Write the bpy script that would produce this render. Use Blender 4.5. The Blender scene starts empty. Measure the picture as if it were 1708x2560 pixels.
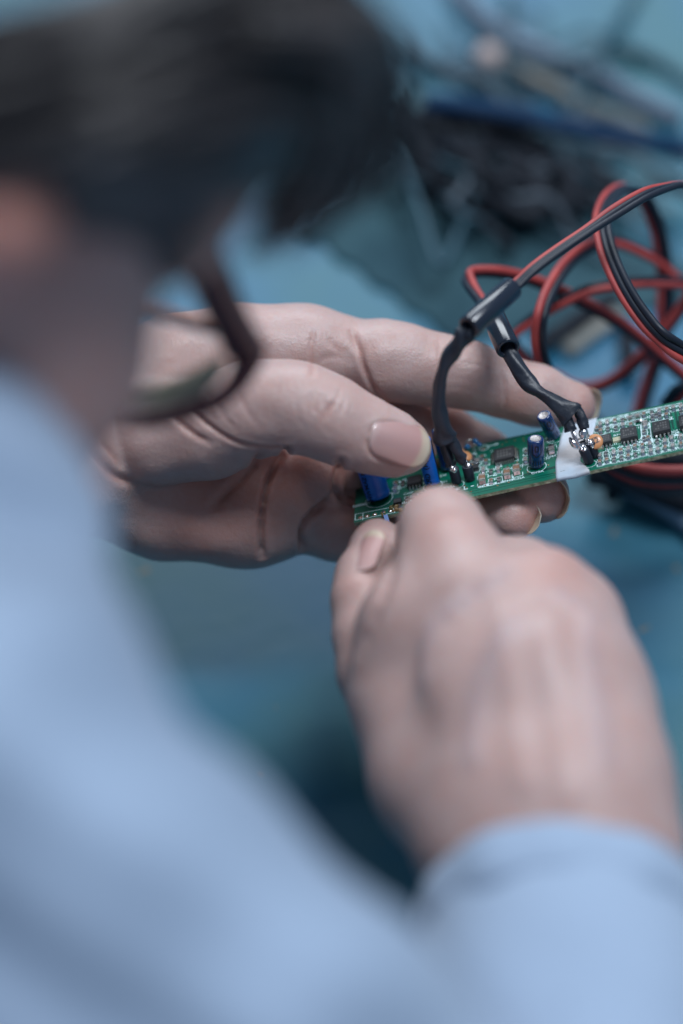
import bpy, math, random
import numpy as np
from mathutils import Vector, Matrix, noise as mnoise
random.seed(7); rng = np.random.default_rng(7)
sc = bpy.context.scene

# ------------------------------------------------------------ camera, world, light
PITCH = math.radians(53.0)
S = 10.5                      # photo pixels per mm in the plane of focus
D = 576.0                     # mm from lens to the plane of focus
cs, sn = math.cos(PITCH), math.sin(PITCH)
O = np.array([0.0, 0.0, 0.0623])          # point in focus on the optical axis, above the table (z = 0)
AX = np.array([1.0, 0, 0]); AY = np.array([0, sn, cs]); AZ = np.array([0, -cs, sn])
cam = bpy.data.cameras.new("camera"); camo = bpy.data.objects.new("camera", cam)
sc.collection.objects.link(camo); sc.camera = camo
camo.location = O + AZ * D * 0.001
camo.rotation_euler = (math.pi / 2 - PITCH, 0, 0)
cam.sensor_fit = 'VERTICAL'; cam.sensor_height = 36.0
cam.lens = 36.0 * D / (2560 / S)
cam.clip_start = 0.02; cam.clip_end = 50
cam.dof.use_dof = True; cam.dof.focus_distance = D * 0.001
cam.dof.aperture_fstop = cam.lens / 30.0
cam.dof.aperture_blades = 0

w = bpy.data.worlds.new("World"); sc.world = w; w.use_nodes = True
w.node_tree.nodes["Background"].inputs[0].default_value = (0.34, 0.47, 0.66, 1)
w.node_tree.nodes["Background"].inputs[1].default_value = 0.40
def lamp(name, loc, target, size, energy, col, sy=None):
    l = bpy.data.lights.new(name, 'AREA'); l.energy = energy; l.color = col
    l.shape = 'RECTANGLE'; l.size = size; l.size_y = sy or size
    o = bpy.data.objects.new(name, l); sc.collection.objects.link(o)
    o.location = loc
    o.rotation_euler = (Vector(target) - Vector(loc)).to_track_quat('-Z', 'Y').to_euler()
    return o
lamp("window_light", (-0.12, 1.5, 1.22), (0, 0.1, 0.0), 1.3, 22, (0.86, 0.93, 1.0), 0.7)
lamp("ceiling_light", (0.38, 0.15, 1.7), (0, 0, 0.1), 0.42, 22, (0.86, 0.92, 1.0), 0.8)
sc.view_settings.view_transform = 'Standard'; sc.view_settings.look = 'None'
sc.view_settings.exposure = 0.1; sc.view_settings.gamma = 1.0
sc.cycles.use_denoising = True
sc.cycles.max_bounces = 8

# ------------------------------------------------------------ coordinates
def U(px, py, z=0.0):
    """photo pixel at z mm in front of the plane of focus -> mm in the view-aligned frame"""
    k = (D - z) / D / S
    return np.array([(px - 854) * k, (1280 - py) * k, z])
def W(p):
    p = np.asarray(p, float)
    return O + (p[..., 0:1] * AX + p[..., 1:2] * AY + p[..., 2:3] * AZ) * 0.001
def hit_plane(px, py, p0, n):
    c = np.array([0, 0, D]); d = U(px, py, 0) - c
    t = np.dot(p0 - c, n) / np.dot(d, n)
    return c + d * t
TN = np.array([0, cs, sn])                  # table normal in the frame
def T(px, py, h=0.0):
    """point h mm above the table seen at that pixel"""
    return hit_plane(px, py, TN * (h - 62.3), TN)

# ------------------------------------------------------------ objects
def link(o): sc.collection.objects.link(o); return o
def tag(o, label=None, cat=None, group=None, kind=None):
    if label: o['label'] = label
    if cat: o['category'] = cat
    if group: o['group'] = group
    if kind: o['kind'] = kind
    return o
ROOTLOC = {}
def thing(name, base, label, cat, group=None):
    o = link(bpy.data.objects.new(name, None)); o.empty_display_size = 0.01
    o.location = W(base).ravel(); ROOTLOC[o.name] = W(base).ravel()
    return tag(o, label, cat, group)
def absloc(o):
    l = np.array(o.location)
    while o.parent: o = o.parent; l = l + np.array(o.location)
    return l
def mesh_obj(name, verts, faces, mat, parent=None, smooth=True, attrs=None, mats=None, midx=None, base=None):
    """verts in mm of the view frame"""
    wv = W(np.asarray(verts, float))
    if parent is not None: loc = absloc(parent)
    elif base is not None: loc = W(base).ravel()
    else: loc = np.array([wv[:, 0].mean(), wv[:, 1].mean(), wv[:, 2].min()])
    me = bpy.data.meshes.new(name)
    me.from_pydata((wv - loc).tolist(), [], faces if isinstance(faces, list) else faces.tolist())
    for m in (mats or [mat]): me.materials.append(m)
    me.polygons.foreach_set('use_smooth', [smooth] * len(me.polygons))
    if midx is not None: me.polygons.foreach_set('material_index', midx)
    if attrs:
        for k, a in attrs.items():
            at = me.attributes.new(k, 'FLOAT', 'POINT'); at.data.foreach_set('value', np.asarray(a, np.float32))
    me.update()
    o = link(bpy.data.objects.new(name, me))
    if parent is not None: o.parent = parent
    else: o.location = loc
    return o

class MB:
    """collects shapes (frame mm) for one mesh"""
    def __init__(s): s.v = []; s.f = []; s.m = []; s.n = 0
    def add(s, v, f, m=0):
        v = np.asarray(v, float); s.v.append(v)
        s.f += [[i + s.n for i in q] for q in f]; s.m += [m] * len(f); s.n += len(v)
    def box(s, c, ax, ay, az, m=0, taper=1.0):
        """centre and three half-extent vectors"""
        v = []
        for k in (-1, 1):
            t = taper if k > 0 else 1.0
            for i, j in ((-1, -1), (1, -1), (1, 1), (-1, 1)): v.append(c + ax * i * t + ay * j * t + az * k)
        s.add(v, [[3, 2, 1, 0], [4, 5, 6, 7], [0, 1, 5, 4], [1, 2, 6, 5], [2, 3, 7, 6], [3, 0, 4, 7]], m)
    def lathe(s, a, axis, prof, seg=24, m=0, capm=None):
        """prof: list of (h, r, mat) along axis from a"""
        axis = axis / np.linalg.norm(axis)
        x = np.cross(axis, [0.31, 0.2, 0.93]); x /= np.linalg.norm(x); y = np.cross(axis, x)
        v = []; f = []; ms = []
        for h, r, mm in prof:
            for i in range(seg):
                t = 2 * math.pi * i / seg
                v.append(a + axis * h + (x * math.cos(t) + y * math.sin(t)) * r)
        n = len(prof)
        for k in range(n - 1):
            for i in range(seg):
                j = (i + 1) % seg
                f.append([k * seg + i, k * seg + j, (k + 1) * seg + j, (k + 1) * seg + i]); ms.append(prof[k][2])
        f.append(list(range(seg))[::-1]); ms.append(prof[0][2])
        f.append([(n - 1) * seg + i for i in range(seg)]); ms.append(prof[-1][2])
        b = s.n; s.v.append(np.array(v)); s.f += [[i + b for i in q] for q in f]; s.m += ms; s.n += len(v)
    def tube(s, pts, rad, seg=12, m=0, side=None, flat=None, off=(0, 0), cap=True):
        """pts Nx3; rad scalar/list; side: reference vector; flat: second radius list; off: strand offset in (side, other)"""
        P = np.asarray(pts, float); n = len(P)
        rad = np.full(n, rad) if np.isscalar(rad) else np.asarray(rad, float)
        fl = rad if flat is None else (np.full(n, flat) if np.isscalar(flat) else np.asarray(flat, float))
        Tn = np.gradient(P, axis=0); Tn /= np.linalg.norm(Tn, axis=1)[:, None] + 1e-9
        if side is None:
            u = np.cross(Tn[0], [0.2, 0.1, 1.0]); u /= np.linalg.norm(u); A = []
            for i in range(n):
                u = u - Tn[i] * np.dot(u, Tn[i]); u /= np.linalg.norm(u); A.append(u.copy())
            A = np.array(A)
        else:
            sd = np.asarray(side, float)
            if sd.ndim == 1: sd = np.repeat(sd[None], n, 0)
            A = sd - Tn * (sd * Tn).sum(1)[:, None]; A /= np.linalg.norm(A, axis=1)[:, None] + 1e-9
        B = np.cross(Tn, A)
        C = P + A * off[0] + B * off[1]
        th = np.arange(seg) * 2 * math.pi / seg
        V = C[:, None] + A[:, None] * (np.cos(th)[None, :, None] * rad[:, None, None]) + B[:, None] * (np.sin(th)[None, :, None] * fl[:, None, None])
        f = []
        for k in range(n - 1):
            for i in range(seg):
                j = (i + 1) % seg
                f.append([k * seg + i, k * seg + j, (k + 1) * seg + j, (k + 1) * seg + i])
        if cap:
            f.append(list(range(seg))[::-1]); f.append([(n - 1) * seg + i for i in range(seg)])
        s.add(V.reshape(-1, 3), f, m)
    def ball(s, c, r, m=0, seg=14, ring=9, sc3=(1, 1, 1)):
        v = []; f = []
        for k in range(ring + 1):
            a = math.pi * k / ring
            for i in range(seg):
                t = 2 * math.pi * i / seg
                v.append(c + r * np.array([math.sin(a) * math.cos(t) * sc3[0], math.sin(a) * math.sin(t) * sc3[1], math.cos(a) * sc3[2]]))
        for k in range(ring):
            for i in range(seg):
                j = (i + 1) % seg; f.append([k * seg + i, (k + 1) * seg + i, (k + 1) * seg + j, k * seg + j])
        s.add(v, f, m)
    def obj(s, name, mats, parent=None, smooth=True, base=None):
        if not isinstance(mats, list): mats = [mats]
        return mesh_obj(name, np.vstack(s.v), s.f, None, parent, smooth, mats=mats, midx=s.m, base=base)

def spline(pts, n=8):
    """Catmull-Rom through rows of pts (any number of columns)"""
    P = np.asarray(pts, float); P = np.vstack([2 * P[0] - P[1], P, 2 * P[-1] - P[-2]])
    out = []
    for i in range(1, len(P) - 2):
        a, b, c, d = P[i - 1:i + 3]
        for t in np.arange(n) / n:
            out.append(0.5 * ((2 * b) + (c - a) * t + (2 * a - 5 * b + 4 * c - d) * t * t + (3 * b - a - 3 * c + d) * t ** 3))
    out.append(P[-2]); return np.array(out)
def upath(rows, n=8):
    """rows (px,py,z[,r]) -> spline points in mm (and radii)"""
    R = spline(rows, n)
    P = np.array([U(r[0], r[1], r[2]) for r in R])
    return (P, R[:, 3]) if R.shape[1] > 3 else P

# ------------------------------------------------------------ materials
def mat(name, col, rough=0.5, metal=0.0, spec=0.5, coat=0.0, noise=None, bump=None, sss=0.0, sheen=0.0, trans=0.0, ior=1.5, coatr=0.1):
    m = bpy.data.materials.new(name); m.use_nodes = True; nt = m.node_tree; b = nt.nodes["Principled BSDF"]
    b.inputs['Base Color'].default_value = (*col, 1); b.inputs['Roughness'].default_value = rough
    b.inputs['Metallic'].default_value = metal; b.inputs['Specular IOR Level'].default_value = spec
    b.inputs['Coat Weight'].default_value = coat; b.inputs['Coat Roughness'].default_value = coatr
    b.inputs['Transmission Weight'].default_value = trans; b.inputs['IOR'].default_value = ior
    b.inputs['Sheen Weight'].default_value = sheen
    if sss:
        b.inputs['Subsurface Weight'].default_value = sss; b.inputs['Subsurface Radius'].default_value = (1.0, 0.35, 0.2)
        b.inputs['Subsurface Scale'].default_value = 0.0025
    tc = nt.nodes.new('ShaderNodeTexCoord')
    if noise:   # (scale, other colour, low, high)
        n = nt.nodes.new('ShaderNodeTexNoise'); n.inputs['Scale'].default_value = noise[0]; n.inputs['Detail'].default_value = 5
        r = nt.nodes.new('ShaderNodeMapRange'); r.inputs[1].default_value = noise[2]; r.inputs[2].default_value = noise[3]
        x = nt.nodes.new('ShaderNodeMix'); x.data_type = 'RGBA'
        x.inputs[6].default_value = (*col, 1); x.inputs[7].default_value = (*noise[1], 1)
        nt.links.new(tc.outputs['Object'], n.inputs['Vector']); nt.links.new(n.outputs[0], r.inputs[0])
        nt.links.new(r.outputs[0], x.inputs[0]); nt.links.new(x.outputs[2], b.inputs['Base Color'])
    if bump:    # (scale, strength, distance m)
        n2 = nt.nodes.new('ShaderNodeTexNoise'); n2.inputs['Scale'].default_value = bump[0]; n2.inputs['Detail'].default_value = 4
        bm = nt.nodes.new('ShaderNodeBump'); bm.inputs['Strength'].default_value = bump[1]; bm.inputs['Distance'].default_value = bump[2]
        nt.links.new(tc.outputs['Object'], n2.inputs['Vector']); nt.links.new(n2.outputs[0], bm.inputs['Height'])
        nt.links.new(bm.outputs[0], b.inputs['Normal'])
    return m

def skin_material(name, base, red, pale, rough=0.42, bs=1.0, blue=(0.2, 0.22, 0.3)):
    m = mat(name, base, rough, sss=0.45, spec=0.45); nt = m.node_tree; b = nt.nodes["Principled BSDF"]
    N = nt.nodes.new; L = nt.links.new
    tc = N('ShaderNodeTexCoord')
    at = N('ShaderNodeAttribute'); at.attribute_name = 'red'
    ve = N('ShaderNodeAttribute'); ve.attribute_name = 'vein'
    n1 = N('ShaderNodeTexNoise'); n1.inputs['Scale'].default_value = 130; n1.inputs['Detail'].default_value = 4
    n2 = N('ShaderNodeTexNoise'); n2.inputs['Scale'].default_value = 700; n2.inputs['Detail'].default_value = 6
    L(tc.outputs['Object'], n1.inputs['Vector']); L(tc.outputs['Object'], n2.inputs['Vector'])
    mr = N('ShaderNodeMapRange'); mr.inputs[1].default_value = 0.35; mr.inputs[2].default_value = 0.7
    L(n1.outputs[0], mr.inputs[0])
    x0 = N('ShaderNodeMix'); x0.data_type = 'RGBA'; x0.inputs[6].default_value = (*base, 1); x0.inputs[7].default_value = (*pale, 1)
    L(mr.outputs[0], x0.inputs[0])
    mm = N('ShaderNodeMath'); mm.operation = 'MULTIPLY_ADD'; mm.use_clamp = True
    L(n2.outputs[0], mm.inputs[0]); mm.inputs[1].default_value = 0.35
    ad = N('ShaderNodeMath'); ad.operation = 'ADD'; ad.inputs[1].default_value = -0.13; L(at.outputs['Fac'], ad.inputs[0]); L(ad.outputs[0], mm.inputs[2])
    x1 = N('ShaderNodeMix'); x1.data_type = 'RGBA'; x1.inputs[7].default_value = (*red, 1)
    L(mm.outputs[0], x1.inputs[0]); L(x0.outputs[2], x1.inputs[6])
    x2 = N('ShaderNodeMix'); x2.data_type = 'RGBA'; x2.inputs[7].default_value = (*blue, 1)
    L(ve.outputs['Fac'], x2.inputs[0]); L(x1.outputs[2], x2.inputs[6])
    L(x2.outputs[2], b.inputs['Base Color'])
    vo = N('ShaderNodeTexVoronoi'); vo.inputs['Scale'].default_value = 2200; L(tc.outputs['Object'], vo.inputs['Vector'])
    n3 = N('ShaderNodeTexNoise'); n3.inputs['Scale'].default_value = 800; n3.inputs['Detail'].default_value = 5; L(tc.outputs['Object'], n3.inputs['Vector'])
    sm = N('ShaderNodeMath'); sm.operation = 'MULTIPLY_ADD'; L(vo.outputs['Distance'], sm.inputs[0]); sm.inputs[1].default_value = 0.35; L(n3.outputs[0], sm.inputs[2])
    bm = N('ShaderNodeBump'); bm.inputs['Strength'].default_value = 0.6 * bs; bm.inputs['Distance'].default_value = 0.00025
    L(sm.outputs[0], bm.inputs['Height']); L(bm.outputs[0], b.inputs['Normal'])
    return m

M = {}
M['skin'] = skin_material('skin', (0.49, 0.35, 0.322), (0.49, 0.18, 0.125), (0.51, 0.395, 0.375))
M['red_rubber'] = mat('red_rubber', (0.42, 0.055, 0.048), 0.5, noise=(120, (0.30, 0.04, 0.04), .4, .65), bump=(900, 0.2, 0.0002))
M['black_rubber'] = mat('black_rubber', (0.013, 0.018, 0.030), 0.42, spec=.35, bump=(900, 0.25, 0.0002))
M['shrink'] = mat('shrink_sleeve', (0.017, 0.023, 0.036), 0.40, bump=(700, 0.5, 0.0004))
M['ferrite'] = mat('ferrite', (0.010, 0.016, 0.030), 0.2, spec=.8, bump=(1200, 0.08, 0.0001))
M['navy'] = mat('navy_cable', (0.005, 0.032, 0.085), 0.7, spec=.2)
M['black_cable'] = mat('black_cable', (0.010, 0.014, 0.022), 0.75, spec=0.3)
M['teal_cable'] = mat('thin_teal_cable', (0.02, 0.07, 0.10), 0.5)
M['lavender'] = mat('lavender_cable', (0.11, 0.15, 0.21), 0.5)
M['beige'] = mat('beige_plastic', (0.18, 0.18, 0.16), 0.6, noise=(90, (0.12, 0.14, 0.14), 0.4, 0.6))
M['pink'] = mat('pale_pink_plastic', (0.50, 0.40, 0.38), 0.4)
M['pale_cable'] = mat('pale_blue_cable', (0.22, 0.31, 0.42), 0.45)
M['solder'] = mat('solder', (0.74, 0.74, 0.76), 0.14, metal=1.0, bump=(700, 0.3, 0.0004))
M['tin'] = mat('tin', (0.60, 0.58, 0.56), 0.28, metal=1.0, bump=(2500, 0.4, 0.0002))
# ------------------------------------------------------------ signed distance modelling
def sd_cone(P, a, b, ra, rb):
    ba = b - a; pa = P - a
    t = np.clip((pa @ ba) / (ba @ ba + 1e-9), 0, 1)
    q = pa - t[:, None] * ba
    return np.sqrt(np.einsum('ij,ij->i', q, q)) - (ra + (rb - ra) * t)
def sd_ell(P, c, r, R):
    q = (P - c) @ R
    k0 = np.linalg.norm(q / r, axis=1); k1 = np.linalg.norm(q / (r * r), axis=1) + 1e-9
    return k0 * (k0 - 1.0) / k1
def smin(a, b, k):
    h = np.maximum(k - np.abs(a - b), 0) / k
    return np.minimum(a, b) - h * h * k * 0.25
class SDF:
    """groups: list of (join k, inner k, prims); prim = ('c',a,b,ra,rb) or ('e',c,r,R)"""
    def __init__(s): s.g = []
    def group(s, join, inner): s.g.append([join, inner, []]); return s
    def chain(s, rows, mm=False):
        pts = [np.array(r[:3], float) if mm else U(*r[:3]) for r in rows]
        for i in range(len(rows) - 1):
            s.g[-1][2].append(('c', pts[i], pts[i + 1], float(rows[i][3]), float(rows[i + 1][3])))
        return s
    def ell(s, px, py, z, rx, ry, rz, ang=0.0):
        c, q = math.cos(ang), math.sin(ang)
        s.g[-1][2].append(('e', U(px, py, z), np.array([rx, ry, rz], float), np.array([[c, -q, 0], [q, c, 0], [0, 0, 1.0]])))
        return s
    def bounds(s, pad):
        lo = []; hi = []
        for _, _, pr in s.g:
            for p in pr:
                if p[0] == 'c':
                    r = max(p[3], p[4]); lo.append(np.minimum(p[1], p[2]) - r); hi.append(np.maximum(p[1], p[2]) + r)
                else:
                    r = p[2].max(); lo.append(p[1] - r); hi.append(p[1] + r)
        return np.min(lo, 0) - pad, np.max(hi, 0) + pad
    def __call__(s, P):
        P = np.asarray(P, float).reshape(-1, 3); out = None
        for join, inner, pr in s.g:
            d = None
            for p in pr:
                e = sd_cone(P, *p[1:]) if p[0] == 'c' else sd_ell(P, *p[1:])
                d = e if d is None else smin(d, e, inner)
            out = d if out is None else smin(out, d, join)
        if getattr(s, 'cut', None): out = s.cut(P, out)
        return out
    def grad(s, P, e=0.15):
        k = np.array([[1, -1, -1], [-1, -1, 1], [-1, 1, -1], [1, 1, 1.0]])
        g = sum(k[i] * s(P + k[i] * e)[:, None] for i in range(4))
        return g / (np.linalg.norm(g, axis=1)[:, None] + 1e-9)
    def march(s, px, py):
        """first surface point seen through each pixel"""
        c = np.array([0, 0, D]); tgt = np.array([U(x, y, 0) for x, y in zip(px, py)]); d = tgt - c
        d /= np.linalg.norm(d, axis=1)[:, None]
        t = np.full(len(tgt), D - 260.0)
        for _ in range(140):
            t += np.clip(s(c + d * t[:, None]) * 0.8, -3, 12)
        return c + d * t[:, None]

def surface_net(sdf, h, lo=None, hi=None, relax=3):
    if lo is None: lo, hi = sdf.bounds(2 * h)
    n = np.ceil((hi - lo) / h / 4).astype(int) * 4 + 1
    nc = (n - 1) // 4 + 1
    ax = [lo[i] + np.arange(nc[i]) * 4 * h for i in range(3)]
    G = np.stack(np.meshgrid(*ax, indexing='ij'), -1).reshape(-1, 3)
    dc = sdf(G).reshape(nc)
    idx = [np.clip(np.rint(np.arange(n[i]) / 4).astype(int), 0, nc[i] - 1) for i in range(3)]
    d = dc[np.ix_(*idx)].astype(np.float32)
    need = np.abs(d) < 4 * h * 1.3 + 1e-6
    ii = np.argwhere(need)
    for k in range(0, len(ii), 400000):
        q = ii[k:k + 400000]
        d[q[:, 0], q[:, 1], q[:, 2]] = sdf(lo + q * h)
    ins = d < 0
    c = np.zeros(np.array(d.shape) - 1, np.int8)
    for i in (0, 1):
        for j in (0, 1):
            for k in (0, 1):
                c += ins[i:ins.shape[0] - 1 + i, j:ins.shape[1] - 1 + j, k:ins.shape[2] - 1 + k]
    act = (c > 0) & (c < 8)
    vid = np.full(act.shape, -1, np.int64); cells = np.argwhere(act); vid[act] = np.arange(len(cells))
    V = lo + (cells + 0.5) * h
    F = []
    for a in range(3):
        s0 = [slice(None)] * 3; s1 = [slice(None)] * 3
        s0[a] = slice(0, -1); s1[a] = slice(1, None)
        A = ins[tuple(s0)]; B = ins[tuple(s1)]
        b1, b2 = (a + 1) % 3, (a + 2) % 3
        for flip, mk in ((0, A & ~B), (1, ~A & B)):
            e = np.argwhere(mk)
            ok = (e[:, b1] > 0) & (e[:, b2] > 0) & (e[:, b1] < act.shape[b1]) & (e[:, b2] < act.shape[b2])
            e = e[ok]
            def at(d1, d2):
                q = e.copy(); q[:, b1] += d1; q[:, b2] += d2
                return vid[q[:, 0], q[:, 1], q[:, 2]]
            quad = [at(-1, -1), at(0, -1), at(0, 0), at(-1, 0)]
            if flip: quad = quad[::-1]
            F.append(np.stack(quad, 1))
    F = np.vstack(F)
    for r in range(relax):
        if r:
            acc = np.zeros_like(V); cnt = np.zeros(len(V))
            for a, b in ((0, 1), (1, 2), (2, 3), (3, 0)):
                np.add.at(acc, F[:, a], V[F[:, b]]); np.add.at(acc, F[:, b], V[F[:, a]])
                np.add.at(cnt, F[:, a], 1); np.add.at(cnt, F[:, b], 1)
            V = 0.4 * V + 0.6 * acc / cnt[:, None]
        g = sdf.grad(V, h * 0.3); V = V - g * sdf(V)[:, None]
    return V, F

def dist_poly(P, Q):
    best = np.full(len(P), 1e9)
    for i in range(len(Q) - 1):
        a, b = Q[i], Q[i + 1]; ba = b - a
        t = np.clip(((P - a) @ ba) / (ba @ ba + 1e-9), 0, 1)
        q = P - a - t[:, None] * ba
        best = np.minimum(best, np.einsum('ij,ij->i', q, q))
    return np.sqrt(best)
def creases(sdf, V, lst, red, redk=0.38):
    """lst rows: (pixel polyline, depth mm, width mm); presses furrows into the skin"""
    disp = np.zeros(len(V))
    for pts, amp, wd in lst:
        S2 = spline(pts, 6); Q = sdf.march(S2[:, 0], S2[:, 1])
        lo = Q.min(0) - 5 * wd; hi = Q.max(0) + 5 * wd
        m = np.all((V > lo) & (V < hi), axis=1); ix = np.where(m)[0]
        if not len(ix): continue
        d = dist_poly(V[ix], Q)
        # fade at both ends
        L = np.linalg.norm(V[ix][:, None] - Q[[0, -1]][None], axis=2).min(1)
        fade = np.clip(L / (3 * wd) + 0.25, 0, 1)
        e = np.exp(-(d / wd) ** 2) * (0.9 + 0.14 * np.sin(V[ix][:, 0] * .9 + V[ix][:, 1] * 1.3 + 2 * np.sin(V[ix][:, 1] * .4)))
        disp[ix] -= amp * e * fade
        disp[ix] += 0.10 * amp * np.exp(-((d - 2.1 * wd) / (1.2 * wd)) ** 2) * fade
        red[ix] = np.maximum(red[ix], redk * np.exp(-(d / (1.3 * wd)) ** 2) * fade * min(1, amp / 0.5))
    return disp

# ------------------------------------------------------------ left hand (palm to the viewer, thumb on top)
LH = SDF()
LH.group(3, 9).chain([(-420, 1500, 55, 24), (60, 1190, 5, 18), (190, 1120, -6, 15), (400, 1160, -16, 12)])
LH.chain([(200, 1060, -9, 11), (330, 985, -12, 10.5), (450, 912, -14, 10.3), (600, 880, -16, 9.8), (760, 880, -18, 9.7), (850, 890, -18, 9.4)])
LH.chain([(250, 1230, -15, 10.5), (400, 1283, -18, 9.5), (560, 1296, -18, 9.2), (650, 1302, -18, 9.0), (715, 1298, -19, 8.3)])
LH.chain([(350, 1150, -18, 11), (600, 1150, -24, 10), (800, 1150, -27, 9)])
LH.chain([(500, 1020, -18, 11), (700, 1020, -26, 10), (820, 1010, -28, 9)])
LH.chain([(640, 1240, -21, 9), (790, 1210, -22, 7.5)])
LH.group(1.4, 2.5).chain([(780, 880, -18, 9.0), (860, 888, -18, 8.9), (950, 900, -16.5, 9.5), (1015, 910, -17, 9.3), (1096, 925, -17.5, 8.5),
                          (1177, 940, -18, 8.1), (1257, 966, -19, 7.3), (1335, 988, -20, 7.4), (1425, 1014, -21, 6.3)])
LH.group(1.2, 2.5).chain([(830, 1000, -26, 9), (1000, 1075, -31, 8.8), (1100, 1096, -33, 8.6), (1200, 1146, -33, 7.8), (1280, 1200, -22, 7.3), (1350, 1236, -9, 7.0)])
LH.group(1.2, 2.5).chain([(790, 1170, -24, 8.5), (950, 1225, -31, 8.5), (1080, 1275, -31, 7.8), (1180, 1290, -20, 6.8), (1283, 1291, -7, 5.7)])
LH.group(1.2, 2.0).chain([(770, 1312, -20, 7.4), (850, 1322, -20, 7.9), (930, 1350, -20, 7.3), (1030, 1400, -14, 6.2)])
LH.group(2.5, 6).chain([(795, 1185, -15.5, 6.2), (808, 1195, -15.5, 6.2)])
LH.group(4, 6).chain([(500, 1312, -14, 6.5), (600, 1318, -14, 6.5)])
LH.group(3, 6).chain([(712, 1240, -15.5, 5.5), (712, 1300, -15.5, 5.5)])
LH.group(3, 6).chain([(800, 905, -13.5, 5), (830, 900, -13.5, 5)])
LH.group(1.2, 6).chain([(850, 1150, -16, 5.5), (880, 1170, -17, 5.5)])
LH.group(1.6, 5).chain([(290, 1075, -6, 10), (400, 1085, -1, 11.2), (520, 1072, 3, 11), (620, 1025, 8, 10.6), (720, 1012, 11, 9.5)])
LH.chain([(720, 1012, 11, 9.5), (790, 1030, 12, 8.8), (850, 1060, 12, 8.3), (930, 1094, 11, 7.5), (1000, 1116, 9, 5.9), (1020, 1120, 8, 4.6)])
V, F = surface_net(LH, 0.62)
red = np.full(len(V), 0.10)
def blush(px, py, z, r, a):
    global red
    d = np.linalg.norm(V - U(px, py, z), axis=1); red = np.maximum(red, a * np.exp(-(d / r) ** 2) + 0)
blush(1440, 1030, -18, 7, .45); blush(1390, 1250, -6, 7, .5); blush(1320, 1300, -4, 6, .5); blush(880, 1150, 10, 6, .35)
blush(1290, 1010, -14, 5, .4); blush(1100, 1030, -28, 9, .7); blush(930, 1010, -20, 10, .6); blush(820, 1120, -16, 14, .75); blush(500, 1330, -14, 14, .6); blush(900, 1300, -20, 12, .6)
blush(900, 950, -14, 6, .35); blush(1170, 870, -16, 4, .4); blush(430, 1040, 3, 9, .45); blush(700, 1180, -15, 14, .7)
blush(600, 1250, -12, 16, .6); blush(810, 930, -14, 8, .4); blush(480, 1200, -12, 14, .65)
CR = [([(657, 1392), (654, 1300), (665, 1220), (690, 1160), (722, 1120)], 2.0, 0.75),
      ([(540, 1262), (570, 1225), (620, 1180), (655, 1130)], 1.1, 1.1),
      ([(757, 1372), (756, 1325), (785, 1280), (825, 1246), (840, 1232)], 2.2, 0.8),
      ([(838, 1240), (842, 1190), (852, 1150)], 1.8, 0.8), ([(836, 1232), (866, 1250), (892, 1264)], 1.5, 0.8),
      ([(785, 825), (779, 870), (781, 940)], 0.45, 0.5), ([(880, 832), (900, 880), (912, 925), (938, 978), (965, 1003)], 0.8, 0.75),
      ([(795, 905), (830, 890), (870, 900)], 0.3, 0.8), ([(815, 840), (840, 870), (862, 880)], 0.3, 0.7),
      ([(468, 1015), (520, 1062), (580, 1100), (640, 1117), (712, 1118)], 1.1, 0.55),
      ([(425, 1035), (480, 1082), (522, 1106)], 0.8, 0.7), ([(535, 1000), (560, 1040), (590, 1070)], 0.3, 0.6),
      ([(600, 985), (620, 1030), (650, 1070)], 0.25, 0.6),
      ([(240, 1070), (262, 1110), (300, 1160)], 0.6, 0.8), ([(205, 1080), (240, 1140), (290, 1190), (340, 1208)], 1.0, 1.0),
      ([(775, 985), (768, 1015), (775, 1045)], 0.28, 0.4), ([(800, 985), (788, 1012), (790, 1040)], 0.34, 0.35),
      ([(838, 1002), (818, 1028), (804, 1056)], 0.55, 0.4), ([(820, 985), (812, 1000), (826, 1014), (838, 1005)], 0.25, 0.35),
      ([(850, 975), (842, 1000)], 0.25, 0.4), ([(806, 1002), (822, 1030)], 0.3, 0.35), ([(790, 970), (778, 1000), (784, 1030)], 0.2, 0.35), ([(700, 940), (690, 980)], 0.12, 0.4), ([(740, 1000), (745, 1040), (760, 1070)], 0.15, 0.4), ([(800, 1060), (830, 1085)], 0.12, 0.4), ([(500, 960), (540, 1010), (600, 1050)], 0.15, 0.5), ([(880, 1010), (872, 1050), (880, 1090)], 0.12, 0.35), ([(860, 1000), (850, 1035)], 0.2, 0.4),
      ([(1096, 850), (1100, 900), (1098, 950)], 0.25, 0.55), ([(1258, 930), (1264, 980), (1262, 1028)], 0.42, 0.5),
      ([(1130, 900), (1190, 912), (1240, 930)], 0.1, 0.4), ([(1110, 940), (1160, 948), (1230, 968)], 0.1, 0.4),
      ([(1110, 968), (1160, 972), (1230, 994)], 0.1, 0.4),
      ([(922, 1088), (935, 1068), (962, 1056), (1010, 1062)], 0.5, 0.45), ([(918, 1095), (925, 1125), (950, 1148), (995, 1164), (1030, 1163)], 0.6, 0.5)]
disp = creases(LH, V, CR, red)
N_ = LH.grad(V)
# fine irregularity of the flesh
q = V * 0.16
disp += 0.16 * (np.sin(q[:, 0] * 2.1 + 1.3 * np.sin(q[:, 1] * 1.7)) * np.sin(q[:, 1] * 2.6 + q[:, 2]) )
LV = V + N_ * disp[:, None]; LF = F; Lred = red

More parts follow.
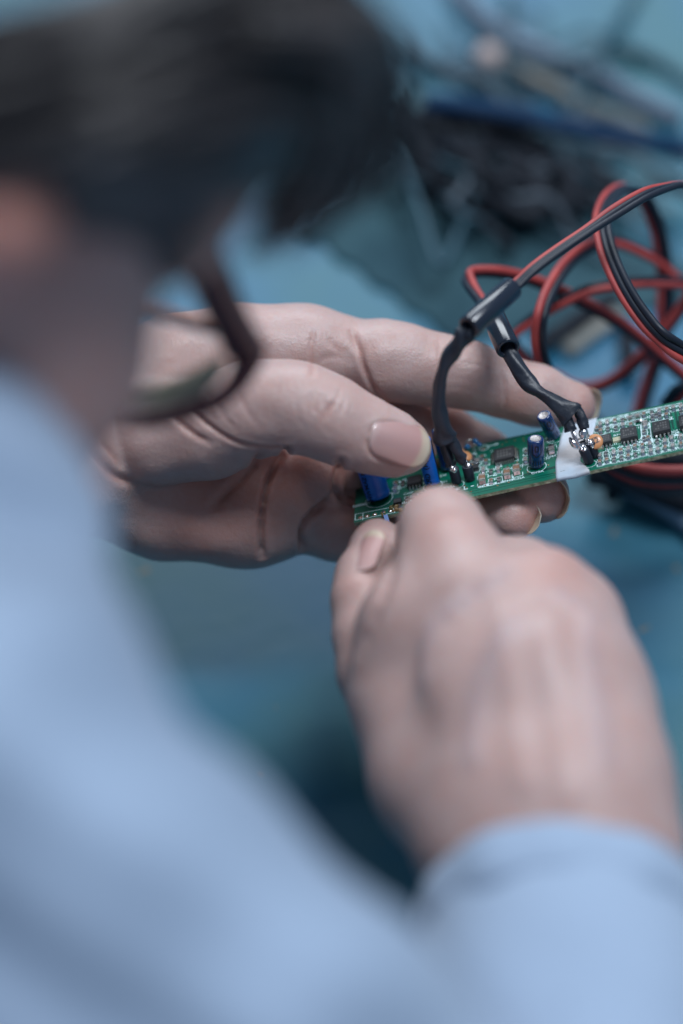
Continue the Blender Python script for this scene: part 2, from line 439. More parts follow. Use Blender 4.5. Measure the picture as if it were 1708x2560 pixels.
# ------------------------------------------------------------ right hand (back to the viewer)
RH = SDF()
RH.group(4, 9).chain([(1520, 2750, 118, 22), (1435, 2560, 104, 20), (1410, 2320, 90, 18.5), (1400, 2160, 84, 17)])
RH.chain([(1262, 2140, 80, 15), (1290, 2000, 76, 16), (1225, 1750, 64, 14), (1185, 1520, 54, 11.5)])
RH.chain([(1495, 2150, 80, 16), (1440, 2000, 78, 16), (1360, 1700, 66, 14), (1350, 1495, 53, 10.3)])
RH.chain([(1510, 2140, 78, 15), (1455, 1900, 72, 13.5), (1428, 1700, 62, 12.2), (1432, 1555, 49, 10.5)])
RH.chain([(1485, 1950, 70, 13.5), (1458, 1780, 60, 12), (1448, 1660, 46, 10)])
RH.chain([(1190, 2080, 72, 14), (1105, 1940, 58, 14), (1040, 1740, 46, 13), (1020, 1580, 41, 11)])
RH.chain([(1060, 1560, 48, 12), (1120, 1420, 42, 11)])
RH.group(3, 4).chain([(1180, 1500, 53, 11), (1135, 1400, 44, 10.3), (1104, 1326, 36, 9.0), (1085, 1345, 18, 7.6), (1045, 1370, 6, 6.8), (1010, 1372, 2, 5.8)])
RH.group(3, 4).chain([(1350, 1480, 52, 9.8), (1300, 1452, 40, 9.0), (1265, 1445, 28, 8.6), (1230, 1465, 12, 8.0)])
RH.group(3, 4).chain([(1432, 1550, 48, 10), (1390, 1500, 34, 9), (1360, 1490, 20, 8)])
RH.group(3, 4).chain([(1465, 1660, 45, 10), (1450, 1600, 30, 8.5), (1410, 1570, 18, 8)])
RH.group(1.5, 3).chain([(1010, 1800, 40, 11), (945, 1680, 32, 8.8), (918, 1590, 28, 7.4), (908, 1500, 24, 6.9), (912, 1440, 20, 6.3), (940, 1370, 14, 5.6), (945, 1352, 12, 5.0)])
V, F = surface_net(RH, 1.25)
red = np.full(len(V), 0.12); vein = np.zeros(len(V))
blush(1120, 1340, 48, 10, .35); blush(1380, 1430, 60, 12, .35); blush(1480, 1560, 52, 12, .3); blush(900, 1460, 28, 7, .3); blush(985, 1400, 14, 7, .3)
CR = [([(985, 1400), (960, 1480), (925, 1570), (900, 1620)], 1.2, 1.6), ([(1040, 1270), (1100, 1262), (1150, 1280)], 0.2, 1.2),
      ([(1240, 1430), (1180, 1480), (1130, 1530)], 1.4, 3.5), ([(1400, 1500), (1440, 1560), (1450, 1640)], 1.0, 3.5)]
disp = creases(RH, V, CR, red, 0.2)
for pts in ([(1260, 1430), (1190, 1480), (1120, 1520), (1070, 1600), (1060, 1700)], [(1280, 1560), (1230, 1640), (1190, 1760), (1180, 1900)],
            [(1470, 1560), (1480, 1660), (1500, 1780), (1510, 1900)], [(1400, 1480), (1450, 1510), (1490, 1540)]):
    S2 = spline(pts, 6); Q = RH.march(S2[:, 0], S2[:, 1]); d = dist_poly(V, Q)
    vein = np.maximum(vein, 0.20 * np.exp(-(d / 2.4) ** 2)); disp += 0.5 * np.exp(-(d / 1.8) ** 2)
for (px, py, z) in ((1262, 1620, 74), (1380, 1660, 74)):     # tendons
    Q = RH.march(np.array([px - 20, px, px + 25, px + 45.]), np.array([py - 120, py, py + 180, py + 330.]))
    disp += 0.5 * np.exp(-(dist_poly(V, Q) / 2.6) ** 2)
RV = V + RH.grad(V, .3) * disp[:, None]; RF = F; Rred = red; Rvein = vein

# ------------------------------------------------------------ head, neck, hidden arms and trunk
HD = SDF()
HD.group(6, 6).ell(-250, 600, 150, 40, 32, 45)
HD.chain([(110, 520, 163, 22), (20, 850, 150, 24), (-60, 1000, 150, 24)])
HD.chain([(250, 480, 150, 15), (430, 560, 150, 9), (545, 480, 150, 5.5), (610, 380, 150, 5)])
HD.ell(190, 800, 140, 11.5, 17, 12, 0.2)
HD.chain([(60, 1000, 146, 10), (165, 1010, 144, 7)])
HD.chain([(-330, 750, 150, 30), (-600, 1300, 130, 28)])
HD.group(2, 2).chain([(-20, 470, 198, 7), (10, 560, 196, 8.5), (-15, 640, 194, 6)])      # ear
HD.group(6, 20).chain([(-1700, 1900, 150, 60), (-1500, 2900, 100, 70)], ).chain([(-420, 1500, 55, 22), (-1500, 1900, 120, 30)])
HD.chain([(-500, 1780, 180, 24), (700, 3050, 175, 26), (1560, 2950, 135, 26)])
V, F = surface_net(HD, 3.0)
HV, HF = V, F
red = np.full(len(V), 0.34)
blush(-10, 560, 200, 30, .7)
Hred = red
nL, nR = len(LV), len(RV)
PB = T(-900, 1700)      # foot point of the person: on the ground left of the table part in view
person = thing('person', np.array([-150., -60., 20.]), 'dark haired person in a pale blue coat bending over the circuit board', 'person')
body = mesh_obj('body', np.vstack([LV, RV, HV]), np.vstack([LF, RF + nL, HF + nL + nR]), M['skin'], person,
                attrs={'red': np.concatenate([Lred, Rred, Hred]), 'vein': np.concatenate([np.zeros(nL), Rvein, np.zeros(len(HV))])})

# ------------------------------------------------------------ fingernails
def nail_mat():
    m = mat('fingernail', (0.56, 0.36, 0.33), 0.35, coat=0.8, sss=0.15, bump=(300, 0.1, 0.0002), coatr=0.03); nt = m.node_tree; b = nt.nodes["Principled BSDF"]
    a = nt.nodes.new('ShaderNodeAttribute'); a.attribute_name = 'tip'
    r = nt.nodes.new('ShaderNodeValToRGB'); e = r.color_ramp.elements
    e[0].position = 0.0; e[0].color = (0.60, 0.42, 0.39, 1); e[1].position = 1.0; e[1].color = (0.56, 0.48, 0.37, 1)
    for p, c in ((0.14, (0.50, 0.30, 0.28, 1)), (0.80, (0.48, 0.27, 0.25, 1)), (0.86, (0.54, 0.42, 0.32, 1))):
        x = e.new(p); x.color = c
    nt.links.new(a.outputs['Fac'], r.inputs[0]); nt.links.new(r.outputs[0], b.inputs['Base Color'])
    return m
M['nail'] = nail_mat()
M['nail_dull'] = nail_mat(); M['nail_dull'].node_tree.nodes['Principled BSDF'].inputs['Coat Weight'].default_value = 0.1; M['nail_dull'].node_tree.nodes['Principled BSDF'].inputs['Roughness'].default_value = 0.5
def nail(c, a, n, L, Wd, arch, label=None, mt='nail', droop=0.012, th=0.35, NS=26, NT=18, free=0.0):
    """curved plate: centre c, axis a to the tip, outward normal n"""
    a = a / np.linalg.norm(a); n = n - a * (n @ a); n /= np.linalg.norm(n); b = np.cross(n, a)
    V = []; tip = []
    for layer in (0, 1):
        for i in range(NS + 1):
            s = i / NS
            e = 2.4
            wq = 1.0
            if s < 0.24: wq = (1 - (1 - s / 0.24) ** e) ** (1 / e)
            if s > 0.72: wq = (1 - ((s - 0.72) / 0.28) ** 2.3) ** (1 / 2.3)
            wq = max(wq, 0.02) * (0.93 + 0.07 * math.sin(s * math.pi))
            for j in range(NT + 1):
                t = (j / NT * 2 - 1) * wq
                x = t * Wd / 2
                y = (s - 0.5) * L
                z = -arch * t * t - droop * y * y * (1.0) - layer * th
                V.append(c + a * y + b * x + n * z); tip.append(s + 0.06 * t * t + free)
    F = []; st = NT + 1; off = (NS + 1) * st
    for i in range(NS):
        for j in range(NT):
            p = i * st + j
            F.append([p, p + 1, p + st + 1, p + st]); F.append([off + p, off + p + st, off + p + st + 1, off + p + 1])
    for i in range(NS):
        for j in (0, NT):
            p = i * st + j; q = [p, p + st, off + p + st, off + p]; F.append(q if j == 0 else q[::-1])
    for j in range(NT):
        for i in (0, NS):
            p = i * st + j; q = [p, off + p, off + p + 1, p + 1]; F.append(q if i == 0 else q[::-1])
    o = mesh_obj('fingernail', V, F, M[mt], person, attrs={'tip': tip})
    if label: o['label'] = label
    return o
tc_ = LH.march([1000.], [1098.])[0]
ta = U(1040, 1128, 7) - U(880, 1070, 12)
tn = LH.grad(tc_[None], 1.5)[0]; tn = tn + np.array([.02, .12, 0]); tn /= np.linalg.norm(tn)
nail(tc_ + tn * 0.72 + ta / np.linalg.norm(ta) * .35, ta - tn * 0.07 * np.linalg.norm(ta), tn, 15.6, 10.6, 2.2, 'long glossy thumbnail pressed over the blue capacitors')
def tipnail(p, q, nrm, L=8, Wd=10, back=2.2, ext=1.5, lab=None):
    a = q - p; a /= np.linalg.norm(a); n = nrm - a * (nrm @ a); n /= np.linalg.norm(n)
    nail(q + a * (ext - L / 2) + n * back, a, n, L, Wd, 2.4, lab, free=0.15)
tipnail(U(1335, 988, -20), U(1425, 1014, -21), np.array([0.25, 0.2, -1.0]), 11, 11, 4.0, 8.2)
tipnail(U(1280, 1200, -22), U(1350, 1236, -9), np.array([0.7, 0.3, -0.9]), 10, 10.5, 4.4, 7.8)
tipnail(U(1180, 1290, -20), U(1283, 1291, -7), np.array([0.6, 0.1, -0.9]), 10, 9, 3.4, 7.0)
nl = RH.march([910.], [1378.])[0]
nail(nl + np.array([-0.5, 0.3, 0.35]), U(938, 1325, 12) - U(895, 1440, 20), np.array([-0.66, -0.1, 0.72]), 12.5, 8.6, 1.9, 'pale thumbnail at the tip of the right thumb', mt='nail_dull')
# ------------------------------------------------------------ coat
M['coat'] = mat('coat_cloth', (0.305, 0.39, 0.515), 0.85, spec=0.15, sheen=0.2, bump=(1500, 0.25, 0.0004))
CT = SDF(); SL = SDF()
CT.group(10, 8).chain([(-900, 1600, 170, 52), (-180, 1980, 190, 41), (420, 2640, 186, 41), (1000, 3300, 170, 44)])
CT.chain([(-350, 1280, 165, 34), (-190, 1430, 168, 30), (-180, 1980, 186, 40)])
CT.chain([(-420, 1150, 150, 26), (-330, 1260, 160, 30)])
CT.group(10, 20).chain([(-300, 1250, 150, 20), (-60, 1290, 120, 14)])
SL.group(7, 8).chain([(1400, 2340, 94, 27.8), (1425, 2600, 110, 29.5), (1500, 3100, 140, 38)])
def waves(P): return 1.6 * np.sin(P[:, 0] * 0.085 + P[:, 1] * 0.12 + 1.0) + 1.1 * np.sin(P[:, 0] * 0.16 - P[:, 1] * 0.09 + P[:, 2] * .05) + 0.5 * np.sin(P[:, 1] * 0.31 + P[:, 0] * .2)
def sleeve_cut(P, d):
    a = U(1400, 2340, 94); b = U(1425, 2600, 110); ax = (b - a) / np.linalg.norm(b - a)
    fa = np.clip((np.linalg.norm(P - a, axis=1) - 30) / 35, 0, 1)
    d = d + waves(P) * 1.1 * fa
    t = (P - a) @ ax; q = P - a - t[:, None] * ax
    return np.maximum(np.maximum(d, -3.0 - t), -np.where(t < 40, np.linalg.norm(q, axis=1) - 24.0, 99))
SL.cut = sleeve_cut
CT.cut = lambda P, d: smin(d + waves(P) * 1.5, SL(P), 8)
CT.bounds = lambda pad: (np.minimum(SDF.bounds(CT, pad)[0], SDF.bounds(SL, pad)[0]), np.maximum(SDF.bounds(CT, pad)[1], SDF.bounds(SL, pad)[1]))
V, F = surface_net(CT, 2.6, relax=3)
coat = mesh_obj('lab_coat', V, F, M['coat'], person)
# cuff hem: a thicker turned band round the sleeve opening
a = U(1400, 2340, 94); b = U(1425, 2600, 110); ax = (b - a) / np.linalg.norm(b - a)
x_ = np.cross(ax, [0, 0, 1.0]); x_ /= np.linalg.norm(x_); y_ = np.cross(ax, x_)
V = []; F = []; NN = 96
prof = [(-7.2, 26.6), (-8.0, 27.6), (-7.6, 28.4), (-6, 28.7), (-1, 28.9), (1.2, 28.8), (2.0, 28.5), (8, 27.4), (-7.0, 26.0)]
for k, (h, r) in enumerate(prof):
    for i in range(NN):
        t = i / NN * 2 * math.pi
        rr = r + 0.5 * math.sin(5 * t + 1) + 0.3 * math.sin(11 * t); hh = h + 0.8 * math.sin(2 * t + .6)
        V.append(a + ax * hh + (x_ * math.cos(t) + y_ * math.sin(t)) * rr)
for k in range(len(prof)):
    for i in range(NN):
        j = (i + 1) % NN; k2 = (k + 1) % len(prof)
        F.append([k * NN + i, k * NN + j, k2 * NN + j, k2 * NN + i])
mesh_obj('cuff', V, F, M['coat'], person)

# ------------------------------------------------------------ hair
M['hair'] = mat('hair', (0.028, 0.023, 0.024), 0.40, spec=0.8, noise=(28, (0.085, 0.072, 0.068), .48, .7))
HR = SDF()
HR.group(8, 6).ell(-450, 450, 160, 45, 28, 50)
HR.chain([(-200, 420, 180, 12), (0, 350, 182, 12.5), (200, 320, 180, 16), (400, 290, 172, 20), (600, 150, 160, 18), (780, 150, 150, 15), (860, 240, 146, 9)])
HR.chain([(350, 560, 152, 9), (180, 700, 158, 5), (60, 840, 162, 3)])
HR.chain([(380, 560, 160, 11), (280, 640, 160, 8)])
HR.chain([(700, 330, 146, 11), (800, 420, 140, 7)])
def hair_cut(P, d):
    return d + 1.3 * np.sin(P[:, 1] * 0.55 + 0.25 * P[:, 0] + 2 * np.sin(P[:, 0] * .06)) * np.sin(P[:, 0] * 0.05 + 1)
HR.cut = hair_cut
V, F = surface_net(HR, 2.4)
mb = MB(); mb.add(V, F.tolist())
# locks: tapered strands laid along the head and hanging over the brow
def lock(rows, r0, n=10, spread=1.0, seg=5):
    for _ in range(n):
        o_ = rng.normal(0, 1, 3) * np.array([22, 22, 3]) * spread
        R = np.array(rows, float) + o_ + rng.normal(0, 7, (len(rows), 3)) * np.array([1, 1, .3])
        P = np.array([U(*r) for r in spline(R, 6)]); n_ = len(P)
        t = np.linspace(0, 1, n_)
        mb.tube(P, r0 * (0.5 + rng.random()) * np.clip(1.15 - t ** 3, 0.08, 1), seg=seg)
for i in range(30):
    d_ = rng.uniform(-210, 170); 
    lock([(-260, 340 + d_, 196), (0, 270 + d_, 200), (250, 205 + d_, 203), (500, 120 + d_ * 1.1, 194), (740, 90 + d_ * 1.1, 176), (900, 190 + d_, 158)], 0.9, 8)
for x1, y1, z1 in ((880, 470, 136), (800, 530, 134), (720, 590, 132), (660, 610, 132), (930, 400, 140), (960, 330, 142), (640, 640, 132), (760, 560, 134), (870, 520, 134), (700, 545, 134), (820, 480, 138)):
    lock([(620, 60, 190), (860, 110, 180), ((x1 + 930) / 2 + 30, (y1 + 180) / 2 - 20, 155), ((x1 * 3 + 920) / 4, (y1 * 3 + 250) / 4, 144), (x1, y1, z1)], 0.85, 12, 1.0)
for i in range(34):
    t_ = rng.random(); x1 = 660 + 330 * t_; y1 = 640 - 260 * t_ ** 1.3 + rng.normal(0, 25)
    lock([(600, 40, 186), (850, 60, 172), (950 + rng.normal(0, 20), 180, 158), ((x1 + 960) / 2 + 15, (y1 + 250) / 2, 148), (x1, y1, 138)], 0.35, 5, 1.3, 4)
for x1, y1, z1 in ((640, 560, 134), (690, 520, 136)):
    lock([(700, 150, 170), (740, 300, 156), (720, 430, 144), (x1, y1, z1)], 0.6, 7, .6)
for i in range(10):
    lock([(420 - i * 25, 470, 165), (300 - i * 20, 600, 160), (170 - i * 14, 740, 160), (60, 900, 160)], 0.5, 4, 0.8)
hair = mb.obj('hair', M['hair'], person); hair['kind'] = 'stuff'

# ------------------------------------------------------------ eyeglasses
M['frame_plastic'] = mat('frame_plastic', (0.075, 0.02, 0.025), 0.28, spec=0.6)
M['rim_metal'] = mat('bronze_rim', (0.16, 0.06, 0.035), 0.35, metal=0.3)
M['lens'] = mat('lens_glass', (0.97, 0.98, 0.97), 0.02, trans=1.0, ior=1.22)
M['lens_edge'] = mat('frosted_lens_edge', (0.30, 0.29, 0.22), 0.45)
gl = thing('eyeglasses', U(500, 900, 110), 'dark maroon eyeglasses with thick lens worn by the person', 'eyeglasses')
GZ = -20
P, R_ = upath([(330, 330, 165, 2.6), (430, 500, 140, 3.2), (500, 640, 118, 3.3), (560, 770, 100, 3.0), (612, 872, 86, 3.0)], 8)
mb = MB(); mb.tube(P, R_ * 1.45, 12, side=np.array([0.85, 0.3, 0.4]), flat=R_ * 1.0); mb.obj('temple', M['frame_plastic'], gl)
mb = MB(); P, R_ = upath([(575, 812, 90, 2.4), (610, 850, 87, 3.2), (626, 888, 84, 3.2), (596, 945, 84, 2.2), (560, 985, 84, 1.3)], 6); mb.tube(P, R_, 12); mb.obj('hinge', M['frame_plastic'], gl)
rimrows = [(a_, b_, c_ + GZ) for a_, b_, c_ in [(365, 768, 100), (455, 797, 101), (560, 828, 103), (612, 850, 104), (632, 888, 104), (606, 945, 104), (540, 1002, 104), (440, 1036, 103), (340, 1048, 102), (250, 1030, 101), (190, 960, 99), (195, 860, 98), (265, 780, 98), (365, 768, 100)]]
P = upath(rimrows, 8)
mb = MB(); n1 = 4 * 8
mb.tube(P[:n1], 1.35, 10); mb.obj('upper_rim', M['rim_metal'], gl)
mb = MB(); mb.tube(P[n1:], 2.1, 10); mb.obj('lower_rim', M['frame_plastic'], gl)
cL = P[:-1].mean(0)
ring = P[:-1]; nr = len(ring); mb = MB(); V = []
for k, (s_, dz) in enumerate(((0.985, 0.0), (0.8, 0.9), (0.5, 1.5), (0.2, 1.8))):
    for p in ring: V.append(cL + (p - cL) * s_ + np.array([0, 0, dz]))
for k, (s_, dz) in enumerate(((0.2, 0.6), (0.5, 0.2), (0.8, -0.8), (0.985, -1.6))):
    for p in ring: V.append(cL + (p - cL) * s_ + np.array([0, 0, dz]))
F = []
for k in range(7):
    for i in range(nr): F.append([k * nr + i, k * nr + (i + 1) % nr, (k + 1) * nr + (i + 1) % nr, (k + 1) * nr + i])
F = [f for f in F if not (f[0] // nr == 3)]
F.append([3 * nr + i for i in range(nr)]); F.append([4 * nr + i for i in range(nr)][::-1])
for i in range(nr): F.append([7 * nr + i, 7 * nr + (i + 1) % nr, (i + 1) % nr, i])
mesh_obj('lens', V, F, M['lens'], gl)
low = [(a_, b_, c_ + GZ) for a_, b_, c_ in [(555, 900, 102), (510, 945, 101), (440, 985, 100), (360, 1008, 99), (285, 1012, 98), (230, 985, 97)]]
P, R_ = upath([(r[0], r[1], r[2], q_) for r, q_ in zip([(a_, b_, c_ + 3.2) for a_, b_, c_ in low], (1.2, 2.6, 3.2, 3.4, 2.8, 1.6))], 6)
mb = MB(); mb.tube(P, R_, 12, side=np.array([0, 1.0, 0]), flat=0.8); mb.obj('lens_edge', M['lens_edge'], gl)

# ------------------------------------------------------------ circuit board
e1 = np.array([.96, .212, .176]); e1 /= np.linalg.norm(e1)
e2 = np.array([.033, .54, -.84]); e2 -= e1 * (e1 @ e2); e2 /= np.linalg.norm(e2)
e3 = np.cross(e1, e2)
B0 = U(885, 1307, -4.0)
def bp(px, py, h=0.0):
    return hit_plane(px, py, B0 + e3 * h, e3)
def uv(px, py):
    q = bp(px, py) - B0; return q @ e1, q @ e2
def B(u, v, h=0.0): return B0 + e1 * u + e2 * v + e3 * h
BL = 96.0; BW = max(uv(1354, 1079)[1], 18)
BW = (uv(1354, 1079)[1] + uv(1600, 1024)[1]) / 2
print('board width', uv(1354, 1079), uv(1600, 1024), uv(1708, 1000), uv(1471, 1170), uv(1708, 1128))
pcb = thing('circuit_board', B(5, 5, -2), 'long green circuit board crowded with small components, held by the left fingers', 'circuit board')
def pcb_material():
    m = mat('green_solder_mask', (0.0, 0.13, 0.08), 0.33, spec=0.6, bump=(400, 0.15, 0.0001)); nt = m.node_tree; b = nt.nodes["Principled BSDF"]
    n = nt.nodes.new('ShaderNodeTexNoise'); n.inputs['Scale'].default_value = 90; tc = nt.nodes.new('ShaderNodeTexCoord')
    x = nt.nodes.new('ShaderNodeMix'); x.data_type = 'RGBA'; x.inputs[6].default_value = (0.0, 0.105, 0.066, 1); x.inputs[7].default_value = (0.0, 0.165, 0.10, 1)
    nt.links.new(tc.outputs['Object'], n.inputs['Vector']); nt.links.new(n.outputs[0], x.inputs[0]); nt.links.new(x.outputs[2], b.inputs['Base Color'])
    return m
M['pcb'] = pcb_material()
M['pcb_dark'] = mat('dark_green_mask', (0.0, 0.05, 0.036), 0.33, spec=0.6)
M['pcb_light'] = mat('trace_green', (0.004, 0.235, 0.125), 0.3, spec=0.6)
M['fr4'] = mat('board_edge', (0.16, 0.20, 0.11), 0.8, noise=(900, (0.42, 0.40, 0.28), .35, .65), bump=(1500, 1, .0004))
M['silk'] = mat('white_ink', (0.65, 0.84, 0.86), 0.6)
M['chip'] = mat('chip_plastic', (0.022, 0.024, 0.028), 0.5, bump=(2500, .3, .0001))
M['chip_mark'] = mat('chip_marking', (0.10, 0.10, 0.10), 0.6)
M['mlcc'] = mat('brown_ceramic', (0.23, 0.13, 0.075), 0.4)
M['greyres'] = mat('grey_ceramic', (0.30, 0.27, 0.26), 0.4)
M['darkres'] = mat('dark_ceramic', (0.04, 0.045, 0.05), 0.4)
M['copper'] = mat('bare_copper', (0.42, 0.24, 0.13), 0.35, metal=0.7)
M['flux'] = mat('brown_flux', (0.36, 0.22, 0.09), 0.3, noise=(500, (0.12, 0.13, 0.03), .4, .6), bump=(900, 1, .0006))
M['pale_part'] = mat('pale_component', (0.48, 0.46, 0.32), 0.5)

# substrate
mb = MB()
mb.box(B(BL / 2, BW / 2, -0.45), e1 * BL / 2, e2 * BW / 2, e3 * 0.45, 0)
mb.m[-6:] = [1, 0, 1, 1, 1, 1]
mb.obj('board', [M['pcb'], M['fr4']], pcb, smooth=False)
def strip(mb, pts, wd, h=0.02, th=0.02, m=0):
    """flat raised line on the board through (u,v) points"""
    for (a, b) in zip(pts[:-1], pts[1:]):
        a = np.array(a, float); b = np.array(b, float); d = b - a; L = np.linalg.norm(d)
        if L < 1e-6: continue
        d /= L; nn = np.array([-d[1], d[0]])
        A = B(*((a + b) / 2), h + th / 2)
        mb.box(A, (e1 * d[0] + e2 * d[1]) * (L / 2 + wd * 0.3), (e1 * nn[0] + e2 * nn[1]) * wd / 2, e3 * th / 2, m)
# copper traces under the mask
tr = MB()
def puv(*pp): return [uv(x, y) for x, y in pp]
for k in range(5):
    strip(tr, puv((915 + k * 10.5, 1292 - k * 2.2), (915 + k * 10.5 + 1, 1272 - k * 2.2)), 0.14, m=1)
strip(tr, puv((1145, 1243), (1392, 1186)), 0.13, m=1); strip(tr, puv((1145, 1237), (1200, 1224), (1392, 1181)), 0.13, 0.018, m=1)
strip(tr, puv((1308, 1189), (1352, 1177), (1391, 1167)), 1.0, 0.012, m=1)
strip(tr, puv((1130, 1236), (1165, 1228), (1195, 1218)), 0.14, m=1)
for k in range(6):
    strip(tr, puv((1100 + k * 5, 1206 + k * 2.2), (1120 + k * 6, 1204 + k * 2), (1148 + k * 4, 1216 + k * 1.4)), 0.12, 0.03, m=k % 2)
for k in range(9):
    x = 1244 + k * 5; strip(tr, puv((x, 1168 - k), (x + 2, 1176 - k), (x + 5, 1180 - k)), 0.13, 0.03, m=k % 2)
for k in range(4):
    strip(tr, puv((1676 + k * 6, 1030 - k * 1.3), (1684 + k * 6, 1072 - k * 1.3)), 0.28, 0.03, m=1 - k % 2)
strip(tr, puv((1200, 1112), (1400, 1070)), 0.9, 0.012, m=1)
for k in range(70):
    u = rng.uniform(6, 90); v = rng.uniform(2, BW - 2); L = rng.uniform(1.5, 5)
    p = [(u, v), (u + L * rng.choice([0, 1, .7]), v + L * rng.choice([.7, .3, 0])),]
    p.append((p[-1][0] + rng.uniform(.5, 2), p[-1][1]))
    if p[-1][1] < BW - 1: strip(tr, p, 0.13, 0.022 + 0.0006 * k, 0.012, m=int(rng.integers(0, 2)))
o = tr.obj('trace', [M['pcb_light'], M['pcb_dark']], pcb, smooth=False); o['kind'] = 'stuff'

# shared component meshes are built at the board origin with axes e1,e2,e3, then placed at (u,v)
def proto(mb, name, mats, smooth=False):
    o = mb.obj(name, mats, None, smooth, base=B0); me = o.data; bpy.data.objects.remove(o); return me
B0w = W(B0).ravel()
E3 = Matrix((W(e1).ravel() - O, W(e2).ravel() - O, W(e3).ravel() - O)).transposed() * 1000.0
def place(me, name, u, v, h=0.0, rot=0.0, label=None, parent=None):
    o = link(bpy.data.objects.new(name, me)); par = parent or pcb
    o.parent = par
    # rotate about the board normal through its own centre, in world axes
    R = Matrix.Rotation(rot, 3, Vector(E3.col[2]).normalized())
    p = W(B(u, v, h)).ravel() - absloc(par)
    o.matrix_basis = Matrix.Translation(Vector(p)) @ R.to_4x4()
    if label: o['label'] = label
    return o
_bx = lambda mb, c, s, m=0, taper=1: mb.box(B0 + e1 * c[0] + e2 * c[1] + e3 * c[2], e1 * s[0] / 2, e2 * s[1] / 2, e3 * s[2] / 2, m, taper)
def chip2(L, Wd, H, body):
    mb = MB(); c = 0.26 * L
    _bx(mb, (0, 0, H / 2), (Wd * .96, L - 2 * c, H), 0)
    for s_ in (-1, 1):
        _bx(mb, (0, s_ * (L / 2 - c / 2), H / 2 + .01), (Wd, c, H * 1.04), 1)
        # solder fillet
        y0 = s_ * L / 2; w_ = Wd * .45
        V = [B0 + e1 * (-w_) + e2 * y0 + e3 * H * .8, B0 + e1 * w_ + e2 * y0 + e3 * H * .8, B0 + e1 * w_ * 1.1 + e2 * (y0 + s_ * .32) + e3 * .03, B0 + e1 * -w_ * 1.1 + e2 * (y0 + s_ * .32) + e3 * .03,
             B0 + e1 * -w_ + e2 * y0 + e3 * .03, B0 + e1 * w_ + e2 * y0 + e3 * .03]
        mb.add(V, [[0, 1, 2, 3], [0, 3, 4], [1, 5, 2]], 2)
    return mb
RES = proto(chip2(1.5, 0.8, 0.45, 0), 'chip_resistor', [M['darkres'], M['tin'], M['solder']])
RESG = proto(chip2(1.6, 0.85, 0.75, 0), 'chip_capacitor', [M['greyres'], M['tin'], M['solder']])
RESB = proto(chip2(1.5, 0.8, 0.7, 0), 'chip_capacitor', [M['mlcc'], M['tin'], M['solder']])
MLC = proto(chip2(3.0, 1.55, 1.15, 0), 'ceramic_capacitor', [M['mlcc'], M['tin'], M['solder']])
MLG = proto(chip2(2.7, 1.4, 1.0, 0), 'ceramic_capacitor', [M['greyres'], M['tin'], M['solder']])
sk = MB()      # silkscreen strokes
def bracket(u, v, wx, wy, gap=0.35):
    x, y = wx / 2, wy / 2
    for s_ in (-1, 1):
        strip(sk, [(u - x, v + s_ * y * gap), (u - x, v + s_ * y), (u + x, v + s_ * y), (u + x, v + s_ * y * gap)], 0.16, 0.035, 0.012)
comps = []
def comp(me, name, px, py, rot=0.0, br=None, h=0.5, label=None):
    p = bp(px, py, h) - B0; u, v = p @ e1, p @ e2
    comps.append((u, v)); o = place(me, name, u, v, 0.05, rot, label)
    if br: bracket(u, v, *br)
    return o
for px, py in ((1206, 1197), (1268, 1183), (1292, 1173)): comp(MLC, 'ceramic_capacitor', px, py, 0, (2.6, 4.9), .6)
comp(MLG, 'ceramic_capacitor', 1379, 1122, 0, (2.4, 4.4), .6)
comp(MLG, 'ceramic_capacitor', 1128, 1231, 0, (2.4, 3.6), .6, 'pale block component beside the plus sign')
comp(MLG, 'ceramic_capacitor', 1100, 1237, 0, (2.4, 3.6), .6)
for i, (px, py) in enumerate(((1227, 1177), (1246, 1172), (1228, 1201), (1247, 1196), (1208, 1173), (1205, 1142), (1315, 1127), (1314, 1149), (1190, 1169), (1183, 1140), (1194, 1152), (1215, 1152),
                              (1018, 1245), (1036, 1241), (1053, 1237), (1071, 1232), (1020, 1268), (990, 1208), (1007, 1206), (988, 1222), (1065, 1196), (1185, 1150), (1376, 1092))):
    comp([RES, RESG, RESB][i % 3], ['chip_resistor', 'chip_capacitor', 'chip_capacitor'][i % 3], px, py, 0, (1.5, 2.9))
# dense right-hand field, rows read off the photograph
rows = [[(685, 510), (760, 490), (840, 475), (920, 460), (1000, 440), (1080, 420), (1150, 405), (1235, 385), (1315, 370), (1395, 350), (1465, 335), (1545, 318)],
        [(690, 580), (765, 555), (850, 545), (925, 520), (1080, 475), (1155, 490), (1165, 520), (1240, 440), (1320, 425), (1390, 410), (1545, 375)],
        [(680, 850), (745, 820), (830, 810), (905, 790), (985, 775), (1055, 745), (1135, 735), (1215, 720), (1290, 690), (1375, 690), (1445, 660), (1540, 650)],
        [(680, 912), (755, 890), (830, 880), (910, 862), (985, 848), (1060, 828), (1140, 808), (1225, 798), (1300, 780), (1378, 758), (1458, 742), (1545, 722)],
        [(1150, 585), (1195, 655), (1150, 660), (1540, 640), (650, 555), (1010, 515), (1280, 410)]]
for r, row in enumerate(rows):
    for i, (x, y) in enumerate(row):
        k = int(rng.integers(0, 5)); me, nm = [(RES, 'chip_resistor'), (RESG, 'chip_capacitor'), (RESG, 'chip_capacitor'), (RESB, 'chip_capacitor'), (RES, 'chip_resistor')][k]
        comp(me, nm, 1340 + x / 4.26, 940 + y / 4.26, math.pi / 2 if (r < 2 and i in (4, 5)) else 0.0, (1.45, 2.6))
us = [bp(x, y) for x, y in ((1490, 1054), (1708, 1006))]
for k in range(3):      # beyond the frame the field goes on
    for j in range(6): place(RESG, 'chip_capacitor', 88 + k * 2.2, 2.4 + j * 3.6, 0.05)
